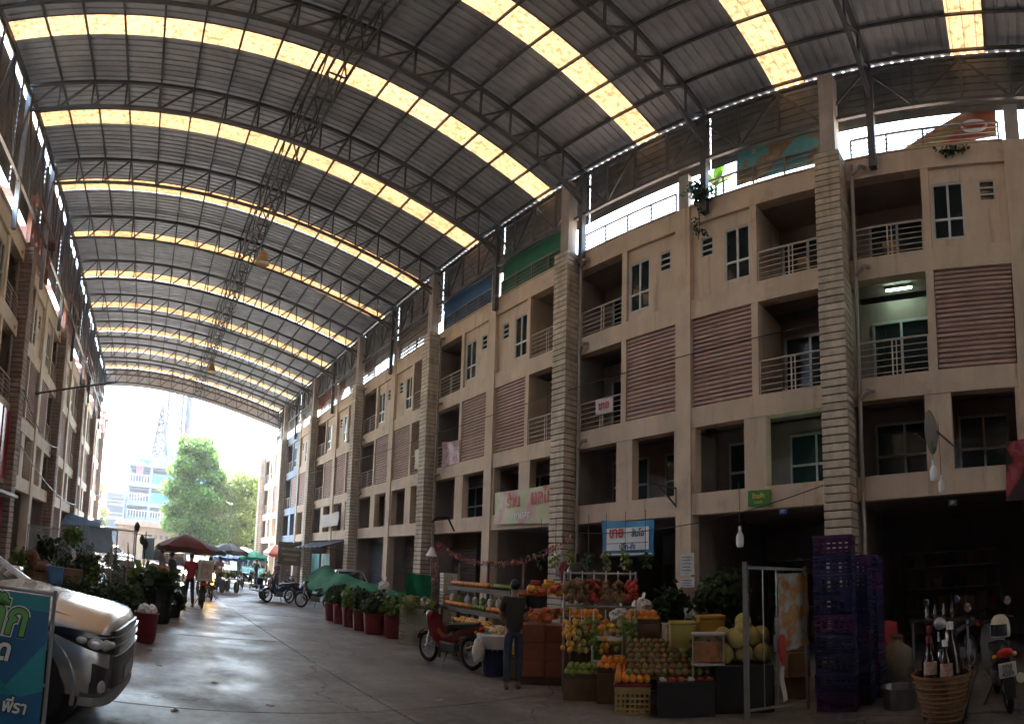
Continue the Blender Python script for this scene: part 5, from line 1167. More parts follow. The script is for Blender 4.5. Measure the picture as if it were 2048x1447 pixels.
for k in range(20):
    p = my @ Vector((-.2+.1*(k % 5), -.13+.09*(k//5), .44+.02*(k//5))); tag(ob('orange', FO, None, p, (k,k*.3,0), .95), 'orange fruit heaped on the red tray over the yellow crate', 'orange', 'oranges on the red tray')
pt = thing('packet_table', 'low black table with rows of small packets beside the yellow crate', 'table', (6.62, 4.35, 0), R_(-52))
MB().box(-.4, .4, -.28, .28, .40, .43).build('table_top', BLACK, pt); MB().box(-.39, .39, -.27, -.26, .0, .40).box(-.39, -.38, -.26, .27, 0, .40).box(.38, .39, -.26, .27, 0, .40).build('skirt', BLACK, pt)
for k in range(12): MB().rbox(-.05, .05, -.035, .035, 0, .03, .008).build('packet', [BAG, REDF, PMK][k % 3], pt, (-.32+.13*(k % 6), -.16+.16*(k//6), .432), (0,0,.2*k))
# foam boxes, glass showcase, melons
for i, (x, y, z, m_, lab) in enumerate(((7.15,4.75,.0,M('yellow_foam', (.42,.35,.08), .6, var=.15),'tall yellow foam box behind the glass showcase'), (7.5,4.45,.0,M('orange_foam', (.48,.25,.04), .6, var=.15),'orange-yellow foam box beside the melons'), (7.35,5.0,0,M('white_red_carton', (.5,.38,.30), .7, var=.4, scale=7),'white and red carton beside the yellow foam box'))):
    tag(MB().rbox(-.2, .2, -.17, .17, 0, [1.06,1.12,1.03][i], .02).rbox(-.21, .21, -.18, .18, [1.06,1.12,1.03][i], [1.1,1.17,1.05][i], .015).build('foam_box', m_, None, (x, y, z), (0,0,R_(-52+5*i))), lab, 'box')
sc_ = thing('glass_showcase', 'small glass showcase of orange drinks on a thin legged stand', 'showcase', (6.88, 4.12, 0), R_(-58))
for x in (-.22, .22):
    for y in (-.15, .15): MB().tube((x, y, 0), (x, y, .62), .011, 6).build('leg', GALV, sc_); MB().bar((x, y, .62), (x, y, .98), .018).build('frame_post', ALU, sc_)
MB().box(-.24, .24, -.17, .17, .60, .63).build('base_deck', ALU, sc_); MB().box(-.24, .24, -.17, .17, .97, .99).build('top_deck', ALU, sc_)
MB().box(-.2, .2, -.12, .12, .64, .88).build('drinks', M('orange_drink', (.62,.22,.06), .35, var=.5, scale=9), sc_)
gl = bpy.data.materials.new('clear_glass'); gl.use_nodes = True; n_ = gl.node_tree.nodes; l_ = gl.node_tree.links; tb = n_.new('ShaderNodeBsdfTransparent'); gb = n_.new('ShaderNodeBsdfGlossy'); gb.inputs['Roughness'].default_value = .05; mx = n_.new('ShaderNodeMixShader'); mx.inputs[0].default_value = .12; l_.new(tb.outputs[0], mx.inputs[1]); l_.new(gb.outputs[0], mx.inputs[2]); l_.new(mx.outputs[0], n_['Material Output'].inputs[0])
for a_ in ((-.215,.215,-.158,-.154), (-.215,.215,.154,.158), (-.228,-.224,-.145,.145), (.224,.228,-.145,.145)): MB().box(*a_, .635, .965).build('pane', gl, sc_)
ms_ = thing('melon_stand', 'stacked crates draped in dark cloth carrying the melons', 'stand', (7.22, 3.72, 0), R_(-60)); MB().rbox(-.42, .42, -.26, .26, 0, .60, .02).build('crate_block', BLACK, ms_)
mm = Matrix.Translation(Vector((7.22,3.72,0))) @ Matrix.Rotation(R_(-60), 4, 'Z')
for k, (x, y, z) in enumerate([(-.27+.27*i, -.12+.24*j, .73) for i in range(3) for j in range(2)]+[(-.14+.27*i, .0, .915) for i in range(2)]+[(0,.02,1.10), (-.3,.1,.93), (.27,.12,.93), (.1,.14,.94), (-.1,-.16,.92), (-.02,-.12,1.0)]):
    tag(ob('melon', FG, None, mm @ Vector((x,y,z)), (k*.5,k*.9,k)), 'round yellow-green melon in the pile beside the glass showcase', 'melon', 'melons in the pile')
# steel frame with hung food banner
sf = thing('gate_stand', 'grey steel gate stand beside the melon pile', 'stand', (0,0,0))
FA, FB_ = Vector((6.72,3.42,0)), Vector((7.55,2.86,0))
MB().bar(FA, FA+Vector((0,0,1.84)), .06).build('upright', M('grey_frame_paint', (.24,.25,.23), .5, var=.3), sf); MB().bar(FB_, FB_+Vector((0,0,1.78)), .04).build('upright', MATS['grey_frame_paint'], sf)
MB().bar(FA+Vector((0,0,1.78)), FB_+Vector((0,0,1.74)), .035).build('cross_bar', MATS['grey_frame_paint'], sf); MB().bar(FA+Vector((0,0,.1)), FB_+Vector((0,0,.1)), .03).build('cross_bar', MATS['grey_frame_paint'], sf)
for f in (.28, .5): p = FA.lerp(FB_, f); MB().tube(p+Vector((0,0,.1)), p+Vector((0,0,1.75)), .008, 6).build('rod', GALV, sf)
def print_mat(name, cols, sc=5.0, rough=.5):
    mt = bpy.data.materials.new(name); mt.use_nodes = True; n = mt.node_tree.nodes; l = mt.node_tree.links; b = n['Principled BSDF']; b.inputs['Roughness'].default_value = rough
    g = n.new('ShaderNodeTexCoord'); t = n.new('ShaderNodeTexNoise'); t.inputs['Scale'].default_value = sc; t.inputs['Detail'].default_value = 3; r = n.new('ShaderNodeValToRGB'); r.color_ramp.interpolation = 'EASE'
    while len(r.color_ramp.elements) < len(cols): r.color_ramp.elements.new(.5)
    for i, c in enumerate(cols): r.color_ramp.elements[i].position = .28+.44*i/(len(cols)-1); r.color_ramp.elements[i].color = (*c, 1)
    l.new(g.outputs['Object'], t.inputs[0]); l.new(t.outputs[0], r.inputs[0]); l.new(r.outputs[0], b.inputs['Base Color']); MATS[name] = mt; return mt
FOODP = print_mat('food_print', [(.10,.28,.30), (.40,.40,.36), (.34,.33,.27), (.36,.16,.05), (.36,.24,.05), (.30,.04,.03)], 4.2)
fbn = sheet('printed food banner hanging crumpled from the steel frame', [tuple(FA.lerp(FB_,.5)+Vector((0,-.03,.75))), tuple(FB_+Vector((0,-.03,.82))), tuple(FB_+Vector((0,-.03,1.70))), tuple(FA.lerp(FB_,.5)+Vector((0,-.03,1.7)))], FOODP, 'food_banner', .02, .02, 5, 'banner')
t = thing('red_pendant', 'red and white paper pendant hanging below the food banner', 'pendant', tuple(FA.lerp(FB_,.52)+Vector((0,-.06,.78)))); MB().lathe([(0,-.2),(.09,-.1),(.11,.05),(.07,.18),(0,.2)], 14, sy=.35).build('red_oval', M('bright_red_card', (.5,.04,.03), .5, var=.2), t); MB().slab(lambda u, v: (-.07+.14*u+.03*v, .02*math.sin(v*5), -.2-.42*v), 4, 8, (0,.006,0)).build('streamer', BAG, t)
# crate towers
cb_, cp_ = crate_mesh(.42, .56, .235, CRB, 4, 6), crate_mesh(.42, .56, .235, CRP, 4, 6)
for col, (x, y, n_c, rz) in enumerate(((7.62,2.42,9,R_(8)), (8.12,2.30,8,R_(4)), (8.6,2.25,8,R_(-3)))):
    for k in range(n_c):
        tag(ob('plastic_crate', cp_ if (k*7+col*3) % 4 == 0 else cb_, None, (x+fr_rng.uniform(-.008,.008), y+fr_rng.uniform(-.008,.008), .238*k), (0,0,rz+fr_rng.uniform(-.02,.02))),
            ['blue or purple slotted crate in the tower beside the food banner', 'blue or purple slotted crate in the middle tower against the pillar', 'blue or purple slotted crate in the rear tower by the shop opening'][col], 'crate', ['crates of the front tower', 'crates of the middle tower', 'crates of the rear tower'][col])
# inside the open shop
ch = thing('plastic_chair', 'red plastic chair inside the open shop behind the crate tower', 'chair', (10.2, 2.2, 0), R_(200))
RC = M('red_chair_plastic', (.38,.03,.03), .4, var=.15)
MB().rbox(-.22, .22, -.22, .22, .42, .455, .015).build('seat', RC, ch); MB().slab(lambda u, v: (-.22-.06*v, -.2+.4*u, .46+.42*v-.04*(2*u-1)**2*v), 8, 5, (.015,0,0)).build('backrest', RC, ch)
for sx in (-1, 1):
    for sy in (-1, 1): MB().tube((sx*.19, sy*.19, .43), (sx*.23, sy*.23, 0), .02, 6, .016).build('leg', RC, ch)
    MB().bar((-.2, sx*.23, .64), (.16, sx*.23, .62), .04, .03).bar((.16, sx*.23, .62), (.19, sx*.22, .43), .035, .03).build('armrest', RC, ch)
tb_ = thing('steel_table', 'dark steel work table with bottles inside the open shop', 'table', (10.3, 1.25, 0), R_(100))
MB().box(-.55, .55, -.3, .3, .86, .89).build('table_top', M('dull_steel', (.12,.12,.12), .35, metal=.8), tb_)
for sx in (-1, 1):
    for sy in (-1, 1): MB().box(sx*.5-.02, sx*.5+.02, sy*.26-.02, sy*.26+.02, 0, .86).build('leg', GALV, tb_)
for k in range(4): tag(MB().lathe([(.035,0),(.035,.13),(.014,.17),(.014,.23),(0,.231)], 10).build('bottle', [M('amber_bottle', (.1,.04,.01), .1, var=0), M('clear_bottle', (.35,.36,.36), .1, var=0)][k % 2], None, (10.28+.05*(k % 2), 1.0+.16*k, .891), smooth=True), 'glass bottle standing on the steel work table', 'bottle', 'bottles on the work table')
wb = thing('wicker_basket', 'tall wicker basket with rim handles in front of the open shop', 'basket', (7.0, .85, 0))
b = MB(); b.lathe([(.22,0),(.25,.05),(.36,.5),(.385,.515),(.385,.545),(.35,.54),(.34,.5),(.23,.06)], 26)
for k in range(9): b.torus((0,0,.04+.053*k), .245+(.125)*(k/9)+.004, .012, 'z', 26, 5)
b.build('basket', WICK, wb)
for s in (1, -1): MB().torus((0, s*.37, .55), .07, .01, 'x', 14, 5).build('handle', WICK, wb)
BOT = M('dark_sauce_bottle', (.03,.012,.01), .18, var=.1); LBL = M('red_white_label', (.55,.35,.28), .6, var=.5, scale=30)
for k, (x, y, s) in enumerate(((6.92,.98,1.0), (7.05,.72,1.15), (7.15,1.0,1.1), (6.9,.78,.95))):
    t = thing('sauce_bottle', ['short dark sauce jug with a red and white label standing in the wicker basket', 'tallest dark bottle with a red cap in the wicker basket', 'dark bottle at the back of the wicker basket', 'dark bottle leaning on the rim of the wicker basket'][k], 'bottle', (x, y, .05), k)
    MB().lathe([(.11*s,0),(.115*s,.03),(.115*s,.52*s),(.06*s,.68*s),(.035*s,.76*s),(.035*s,.84*s)], 18).build('body', BOT, t, smooth=True); MB().lathe([(.04*s,.83*s),(.04*s,.90*s),(0,.905*s)], 12).build('cap', [REDP, WHITE][k % 2], t)
    if k in (0, 3): MB().slab(lambda u, v: (-.118*s*math.cos(-.75+1.5*u), .118*s*math.sin(-.75+1.5*u), .5*s+.14*v), 8, 2, (-.002,0,0)).build('label', LBL, t, rot=(0,0,.2-k))
hl_ = thing('helmet', 'cream open face helmet resting on the seat of the grey motorcycle', 'helmet', (7.32, .08, .96), R_(170))
MB().lathe([(.02,.15),(.07,.14),(.115,.09),(.135,.02),(.135,-.06),(.125,-.1),(.11,-.1),(.118,-.05)], 20).build('shell', M('cream_helmet', (.62,.55,.42), .3, var=.1, coat=.4), hl_, smooth=True); MB().slab(lambda u, v: (.14*math.cos(-.9+1.8*u)+.01, .14*math.sin(-.9+1.8*u), .05-.13*v), 8, 3, (.004,0,0)).build('visor', CGLASS, hl_)
gbk = MB().lathe([(.22,0),(.27,.26),(.28,.27),(.26,.27),(.21,.03)], 18).build('basin', M('steel_basin', (.3,.3,.3), .3, metal=.8), None, (7.75, 1.55, 0)); tag(gbk, 'steel basin on the floor beside the crate tower', 'basin')
# ================================================================== things fixed to the cream row
XW = 10.90
def wall_panel(pts, mat_, label, name, cat, X=XW, th=.02, amp=.012, seed=1, nu=12, nv=6):
    """a hung sheet whose corners (photo pixels, counter-clockwise from lower left) lie on the wall plane X"""
    q = [FX_(u, v, X) for u, v in pts]; a, b_, c, d = q; rg5 = random.Random(seed); p1, p2 = rg5.uniform(0,6), rg5.uniform(0,6)
    cen = (a+b_+c+d)/4; o = ob(name, None, None, cen)
    def fn(u, v):
        p = a*(1-u)*(1-v)+b_*u*(1-v)+c*u*v+d*(1-u)*v-cen
        return (p.x+amp*(math.sin(u*11+p1)+math.sin(v*6+u*4+p2)), p.y, p.z-amp*1.5*math.sin(math.pi*u)*v)
    me = MB().slab(fn, nu, nv, (th,0,0)).mesh(name, mat_, 60); bpy.data.objects.remove(o); o = ob(name, me, None, cen); tag(o, label, cat)
    return o, q, cen
WR = (R_(90), 0, R_(-90))                            # lettering facing the street
def on_wall(o, cen, u, v, X, body, size, mat_, **k): p = FX_(u, v, X)-cen; return lettering(body, size, mat_, o, (p.x-.035, p.y, p.z), WR, **k)
LRED = M('letter_red', (.5,.03,.03), .5, var=.1); LYEL = M('letter_yellow', (.7,.5,.05), .5, var=.1); LBLU = M('letter_blue', (.03,.06,.25), .5, var=.1)
FRP = print_mat('fruit_shop_print', [(.18,.28,.08), (.35,.32,.12), (.45,.36,.2), (.42,.2,.14), (.35,.08,.07)], 1.4)
o, q, cen = wall_panel([(988,1048),(1122,1045),(1120,965),(990,985)], FRP, 'faded red and green fruit shop banner tied across the mezzanine', 'shop_banner', 'banner')
on_wall(o, cen, 1028, 1003, XW, 'ร้าน', .46, LRED, off=.012); on_wall(o, cen, 1085, 993, XW, 'ผลไม้', .5, LRED, off=.016); on_wall(o, cen, 1045, 1030, XW, 'ขายส่ง', .3, LWHT)
BWP = M('blue_vinyl', (.03,.22,.42), .45, var=.15, scale=3)
o, q, cen = wall_panel([(1205,1112),(1308,1110),(1308,1038),(1203,1040)], BWP, 'blue and white vinyl banner hanging under the beam of the open shop', 'vinyl_banner', 'banner', amp=.02)
for nm, (u0, v0, u1, v1), m_ in (('white_panel', (1214,1101,1300,1052), LWHT), ('blue_stripe', (1216,1088,1298,1083), BWP), ('foot_band', (1206,1110,1306,1105), LWHT)):
    a, b_ = FX_(u0, v0, XW)-cen, FX_(u1, v1, XW)-cen; MB().box(-.052 if nm != 'blue_stripe' else -.06, -.044 if nm != 'blue_stripe' else -.053, a.y, b_.y, a.z, b_.z).build(nm, m_, o)
on_wall(o, cen, 1234, 1066, XW-.035, 'ขาย', .32, LRED, off=.012); on_wall(o, cen, 1277, 1066, XW-.035, 'ส้มโอ', .2, LBLU, off=.004); on_wall(o, cen, 1256, 1093, XW-.035, 'ปลีก-ส่ง', .17, LBLU, off=.003)
o, q, cen = wall_panel([(1191,830),(1226,822),(1225,793),(1191,800)], M('white_board', (.6,.55,.48), .6, var=.15), 'white board with red lettering tied to the balcony railing', 'notice_board', 'sign', X=10.98, amp=.004)
on_wall(o, cen, 1209, 811, 10.97, 'ขาย', .26, LRED, off=.01)
o, q, cen = wall_panel([(1496,1013),(1540,1011),(1540,978),(1496,981)], M('sign_green_board', (.05,.20,.02), .5, var=.1), 'small green sign board fixed on the mezzanine beam', 'sign_board', 'sign', X=10.93, amp=0)
on_wall(o, cen, 1518, 992, 10.93, 'ร้านค้า', .12, LYEL, off=.003); on_wall(o, cen, 1518, 1004, 10.93, 'ขายส่ง', .08, LYEL)
o, q, cen = wall_panel([(1558,1028),(1574,1027),(1574,1016),(1558,1017)], LBLU, 'small blue house number plate under the mezzanine beam', 'number_plate', 'sign', X=10.97, amp=0, th=.01); on_wall(o, cen, 1566, 1022, 10.97, '207', .07, LWHT)
o, q, cen = wall_panel([(1896,1011),(1914,1010),(1914,998),(1896,999)], LDRK, 'dark house number plate under the beam near the grey motorcycle', 'number_plate', 'sign', X=10.97, amp=0, th=.01); on_wall(o, cen, 1905, 1005, 10.97, '209', .07, LWHT)
PAP = M('notice_paper', (.55,.53,.50), .7, var=.2, scale=20)
for i, pts in enumerate(([(1360,1152),(1389,1148),(1388,1104),(1361,1107)], [(1361,1190),(1389,1186),(1389,1153),(1361,1156)])):
    o, q, cen = wall_panel(pts, PAP, ['upper paper notice taped on the plain shop pier', 'lower paper notice taped on the plain shop pier'][i], 'paper_notice', 'notice', X=10.92, amp=.004, th=.003)
    for k in range(5): p = (q[0]+q[3])/2-cen; a_, b_ = q[0]-cen, q[2]-cen; MB().box(-.012, -.006, a_.y+(b_.y-a_.y)*.15, a_.y+(b_.y-a_.y)*(.85-.1*(k % 2)), b_.z+(a_.z-b_.z)*(.2+.14*k), b_.z+(a_.z-b_.z)*(.2+.14*k)+.012).build('text_line', LDRK, o)
DRF = print_mat('dragonfruit_print', [(.02,.008,.01), (.025,.01,.012), (.03,.01,.012), (.32,.03,.035), (.38,.10,.10), (.30,.02,.06)], 2.2)
wall_panel([(2012,1002),(2200,985),(2200,840),(2012,885)], DRF, 'dark banner printed with red fruit at the end of the mezzanine beam', 'fruit_banner', 'banner', X=10.9, amp=.01)
# tarpaulins and banners on the terrace
GRT = M('terrace_green_sheet', (.012,.16,.07), .6, var=.25, scale=2)
def terrace_sheet(pts, mat_, label, name='terrace_sheet', cat='tarpaulin', X=11.155, amp=.009, seed=1): return wall_panel(pts, mat_, label, name, cat, X, .012, amp, seed, 16, 6)
terrace_sheet([(1004,592),(1142,528),(1140,455),(1008,508)], GRT, 'dark green sheet closing the terrace opening beside the second pillar', seed=2)
terrace_sheet([(886,662),(992,612),(988,548),(888,600)], M('terrace_blue_sheet', (.02,.10,.22), .55, var=.25, scale=2), 'dark blue sheet closing the terrace opening next to the green one', seed=3)
BEP = print_mat('beach_print', [(.30,.24,.12), (.42,.33,.2), (.22,.13,.06), (.10,.33,.34), (.06,.30,.34), (.4,.40,.28)], 1.1)
terrace_sheet([(1472,372),(1660,318),(1658,258),(1474,305)], BEP, 'teal and brown printed banner tied behind the terrace railing', 'printed_banner', 'banner', seed=4)
FPP = print_mat('food_poster_print', [(.18,.16,.05), (.28,.24,.07), (.35,.10,.05), (.30,.04,.04), (.22,.2,.06)], 1.3)
a, b_, c = FX_(1770,322,11.25), FX_(1993,272,11.25), FX_(1990,190,11.25); cen = (a+b_+c)/3
pb_ = ob('printed_banner', MB().add([tuple(Vector(p)-cen) for p in (a, b_, c)]+[tuple(Vector(p)-cen+Vector((.012,0,0))) for p in (a, b_, c)], [(0,1,2), (5,4,3), (0,3,4,1), (1,4,5,2), (2,5,3,0)]).mesh('printed_banner', FPP), None, cen); tag(pb_, 'triangular food advertising banner stretched across the terrace corner', 'banner')
p = FX_(1968,208,11.25)-cen; MB().lathe([(.20,-.01),(.20,.0),(.0,.0)], 24, (0,0,0), axis='x').build('blue_disc', M('disc_blue', (.02,.08,.3), .5), pb_, (-.012+p.x, p.y, p.z)); lettering('nestle', .10, LWHT, pb_, (-.034+p.x, p.y, p.z), WR)
p = FX_(1948,252,11.25)-cen; MB().lathe([(.30,-.01),(.30,.0),(.0,.0)], 24, axis='x', sy=.62).build('white_oval', LWHT, pb_, (-.012+p.x, p.y, p.z)); MB().lathe([(.25,-.02),(.25,-.01),(.0,-.01)], 24, axis='x', sy=.35).build('red_band', LRED, pb_, (-.02+p.x, p.y, p.z))
for i, (u0, v0, u1, v1) in enumerate(((700,745,752,690), (800,700,868,640), (640,790,690,745))):       # slatted screens and sheets on the far terrace
    a, b_ = FX_(u0, v0, 11.15), FX_(u1, v1, 11.15)
    t = thing('slat_screen', ['slatted timber screen on the terrace above the third bay', 'slatted timber screen on the terrace beside the blue sheet', 'brick-red slatted screen on the far terrace'][i], 'screen', (11.15, a.y, 10.05))
    L_ = b_.y-a.y; mt_ = [M('grey_timber', (.25,.2,.16), .8, var=.3), M('grey_timber', (.25,.2,.16)), M('red_timber', (.36,.15,.1), .8, var=.3)][i]
    for k in range(8): MB().box(-.02, .02, min(0,L_), max(0,L_), .05+.14*k, .14+.14*k).build('slat', mt_, t)
    for f in (0, .5, 1): MB().box(.021, .06, L_*f-.03, L_*f+.03, 0, 1.2).build('post', mt_, t)
# cloths on balcony railings
CLP = print_mat('floral_cloth', [(.35,.25,.2), (.45,.3,.28), (.3,.1,.1), (.4,.38,.34)], 6)
wall_panel([(884,935),(918,925),(918,878),(885,884)], CLP, 'floral cloth hung over the lower balcony railing by the pillar', 'hung_cloth', 'cloth', X=10.96, amp=.02, seed=5)
wall_panel([(830,938),(856,932),(857,885),(831,900)], print_mat('yellow_cloth', [(.5,.46,.36), (.5,.42,.2), (.42,.36,.2)], 6), 'cream and yellow cloth hung over the balcony railing in the third bay', 'hung_cloth', 'cloth', X=10.96, amp=.02, seed=6)
wall_panel([(640,1055),(675,1050),(678,1022),(642,1030)], M('cream_cloth', (.55,.5,.42), .8, var=.1), 'cream cloth awning tied above the far shop', 'hung_cloth', 'cloth', X=10.8, amp=.02, seed=7)
# bulbs, brackets, dish, tubes
def bulb(label, u, v, X, drop, s=1.0):
    p = FX_(u, v, X); t = thing('hanging_bulb', label, 'bulb', p)
    MB().path([(0,0,.12), (0,.01,.12+drop)], .006, 5).build('cord', BLACK, t); MB().lathe([(.028*s,.16*s),(.028*s,.08*s),(.035*s,.07*s)], 10).build('cap', WHITE, t)
    MB().lathe([(.03*s,.07*s),(.06*s,.03*s),(.075*s,-.0),(.075*s,-.13*s),(.06*s,-.17*s),(0,-.18*s)], 14).build('globe', M('bulb_plastic', (.75,.75,.73), .35, var=.05), t, smooth=True)
bulb('white bulb hanging from a cord in front of the plain shop pier', 1480, 1072, 9.2, .75)
bulb('white bulb hanging beside the satellite dish', 1867, 940, 10.3, .5, 1.0)
bulb('smaller white bulb hanging lower beside the satellite dish', 1883, 966, 10.2, .9, .8)
ds = thing('satellite_dish', 'grey satellite dish seen edge on at the mezzanine pier', 'dish', FX_(1874, 862, 10.45), R_(78))
MB().lathe([(0,.02),(.2,.05),(.36,.13),(.37,.12),(.2,.035),(0,.0)], 22, axis='x').build('reflector', M('dish_grey', (.25,.21,.17), .6, var=.2), ds, smooth=True); MB().tube((.03,0,-.3), (.42,0,0), .012, 6).build('feed_arm', BLACK, ds); MB().blob((.43,0,0), (.05,.03,.03), 1).build('feed_horn', BLACK, ds); MB().tube((0,0,0), (-.35,.1,-.3), .02, 6).build('mount', STEEL, ds)
sb_ = thing('steel_bracket', 'triangular steel bracket bolted to the mezzanine beam', 'bracket', FX_(1352, 1015, 10.95)); MB().bar((0,0,.0), (0,0,.42), .03).build('post', STEEL, sb_); MB().bar((0,0,.40), (-.9,.1,.40), .03).build('arm', STEEL, sb_); MB().bar((0,0,.03), (-.62,.06,.39), .03).build('strut', STEEL, sb_)
TUBE = emitter('fluorescent_tube', (.6,1,.86), 2.2)
tl = thing('tube_light', 'lit fluorescent tube under the balcony ceiling beside the near pillar', 'lamp', (12.0, 2.05, Z4-.3), 0); MB().box(-.03, .03, -.32, .32, .02, .06).build('fitting', WHITE, tl); MB().tube((0,-.3,0), (0,.3,0), .016, 8).build('tube', TUBE, tl)
tl = thing('tube_light', 'lit fluorescent tube lying along the mezzanine window sill', 'lamp', FX_(1608, 967, 11.2), 0); MB().box(-.02, .02, -.26, .26, -.04, -.01).build('fitting', WHITE, tl); MB().tube((0,-.24,0), (0,.24,0), .014, 8).build('tube', TUBE, tl)
# tinsel garland between the striped pillars
gar = thing('tinsel_garland', 'glittering tinsel garland swagged between two striped pillars', 'garland', (0,0,0))
GT = [M('garland_purple', (.5,.12,.32), .3, metal=.2, var=.3, scale=30), M('garland_gold', (.7,.55,.22), .3, metal=.2, var=.3, scale=30), M('garland_red', (.55,.08,.09), .3, metal=.2, var=.3, scale=30)]
a, b_ = FX_(872,1085,10.3), FX_(1145,1075,10.3); rg6 = random.Random(9)
for m_ in range(3):
    b = MB()
    for k in range(260):
        f = rg6.random(); p = a.lerp(b_, f)-Vector((0,0,.62*4*f*(1-f)))+Vector((rg6.uniform(-.06,.06), rg6.uniform(-.06,.06), rg6.uniform(-.07,.07))); d = Vector((rg6.uniform(-1,1), rg6.uniform(-1,1), rg6.uniform(-1,1))).normalized()*.07; e = d.cross(Vector((0,0,1)))*.35
        b.add([p-d, p+e, p+d, p-e], [(0,1,2,3)])
    for k in range(90):
        p = a+Vector((rg6.uniform(-.12,.12), rg6.uniform(-.15,.15), -rg6.uniform(0,1.5))); d = Vector((rg6.uniform(-1,1), rg6.uniform(-1,1), rg6.uniform(-1,1))).normalized()*.07; e = d.cross(Vector((0,0,1)))*.35
        b.add([p-d, p+e, p+d, p-e], [(0,1,2,3)])
    tag(b.build('tinsel', GT[m_], gar), kind='stuff')
# planting on the terrace edge
bp_ = thing('banana_plant', 'bright green banana plant standing on the terrace by the banner', 'plant', FX_(1432, 385, 11.5))
MB().tube((0,0,-.1), (0,0,.25), .05, 8, .03).build('stem', LEAF1, bp_)
BAN = leaf_mat('banana_leaf', (.10,.24,.03), (.2,.36,.06), .5)
for k, (a_, h, L_) in enumerate(((.3,.62,.5), (1.4,.8,.45), (2.6,.5,.55), (3.9,.7,.5), (5.1,.55,.55), (4.6,.95,.35))):
    MB().slab(lambda u, v: (math.cos(a_)*L_*u*.8-math.sin(a_)*(v-.5)*.24*math.sin(math.pi*min(1,u*.9+.08)), math.sin(a_)*L_*u*.8+math.cos(a_)*(v-.5)*.24*math.sin(math.pi*min(1,u*.9+.08)), .2+h*u-.45*h*u*u-.03*abs(v-.5)), 8, 4, (0,0,.003)).build('leaf', BAN, bp_)
vn = thing('trailing_vine', 'dark vine trailing down the cream wall from the terrace edge', 'vine', FX_(1398, 390, 10.86)); b = MB(); rg7 = random.Random(21)
for k in range(7): bush(b, (rg7.uniform(-.06,.02), rg7.uniform(-.25,.25), .25-.05*k), (.14,.28,.22), 60, .11, 500+k)
for k in range(9): bush(b, (-.02, rg7.uniform(-.12,.12), -.2-.11*k), (.05,.12,.1), 16, .08, 520+k)
b.build('foliage', LEAFD, vn); MB().path([(0,0,.3), (-.02,.05,-.2), (-.02,-.03,-.7), (-.02,.02,-1.2)], .012, 5).build('stem', BARK, vn)
cp2 = thing('creeper_tuft', 'small dark creeper tuft hanging below the triangular banner', 'vine', FX_(1905, 298, 10.9)); b = MB(); bush(b, (0,0,0), (.1,.36,.12), 110, .1, 540); b.build('foliage', LEAFD, cp2)
# shop awning, signboard and flood lamp further down the row
aw = thing('shop_awning', 'dark blue awning over a far shop of the cream row', 'awning', (10.75, 30.3, 2.3))
MB().slab(lambda u, v: (-1.5*v, -2.6+5.2*u, .55-.42*v-.03*math.sin(u*40)), 26, 4, (0,0,-.02)).build('canopy', M('navy_awning', (.03,.045,.08), .7, var=.2), aw)
for y in (-2.5, 2.5): MB().bar((0,y,.5), (-1.45,y,.1), .03).bar((0,y,0), (-1.45,y,.1), .025).build('arm', STEEL, aw)
sg_ = thing('hanging_signboard', 'brown wooden signboard hung out from a far pillar', 'sign', (9.9, 35.6, 2.0), 0)
MB().box(-.95, .95, -.03, .03, -.55, .65).build('board', M('brown_board', (.20,.14,.09), .8, var=.35, scale=2, streak=.2), sg_); MB().bar((-.98,0,.7), (1.1,0,.7), .06).bar((-.98,0,-.6), (-.98,0,.72), .05).build('frame', STEEL, sg_)
for k in range(3): MB().box(-.8+.1*k, .7-.2*k, -.04, -.031, .3-.3*k, .42-.3*k).build('painted_line', M('faded_letter', (.4,.32,.2), .8, var=.3), sg_)
fl = thing('flood_lamp', 'flood lamp on a bent arm above the shrubs', 'lamp', (10.5, 17.0, 0)); MB().path([(.3,0,2.95), (.0,0,3.35), (-.5,-.1,3.3), (-.75,-.12,3.15)], .035, 7).build('arm', BLACK, fl); MB().path([(-.7,-.12,3.15), (-.7,-.12,2.3)], .01, 5).build('cord', BLACK, fl); MB().lathe([(.05,.2),(.1,.1),(.2,-.05),(.2,-.08)], 14, (-.7,-.12,2.2)).build('lamp_shade', WHITE, fl, smooth=True)
for i, (y, m_, lab) in enumerate(((33.5, M('teal_door', (.12,.34,.30), .6, var=.2), 'teal painted door panels of a far shop'), (31.5, M('mint_door', (.3,.42,.4), .6, var=.2), 'mint green door panels beside the teal ones'))):
    t = thing('door_panels', lab, 'door', (10.9, y, 0)); 
    for k in range(3): MB().box(-.03, .03, -.8+.54*k, -.8+.54*k+.5, .05, 2.2).build('panel', m_, t)
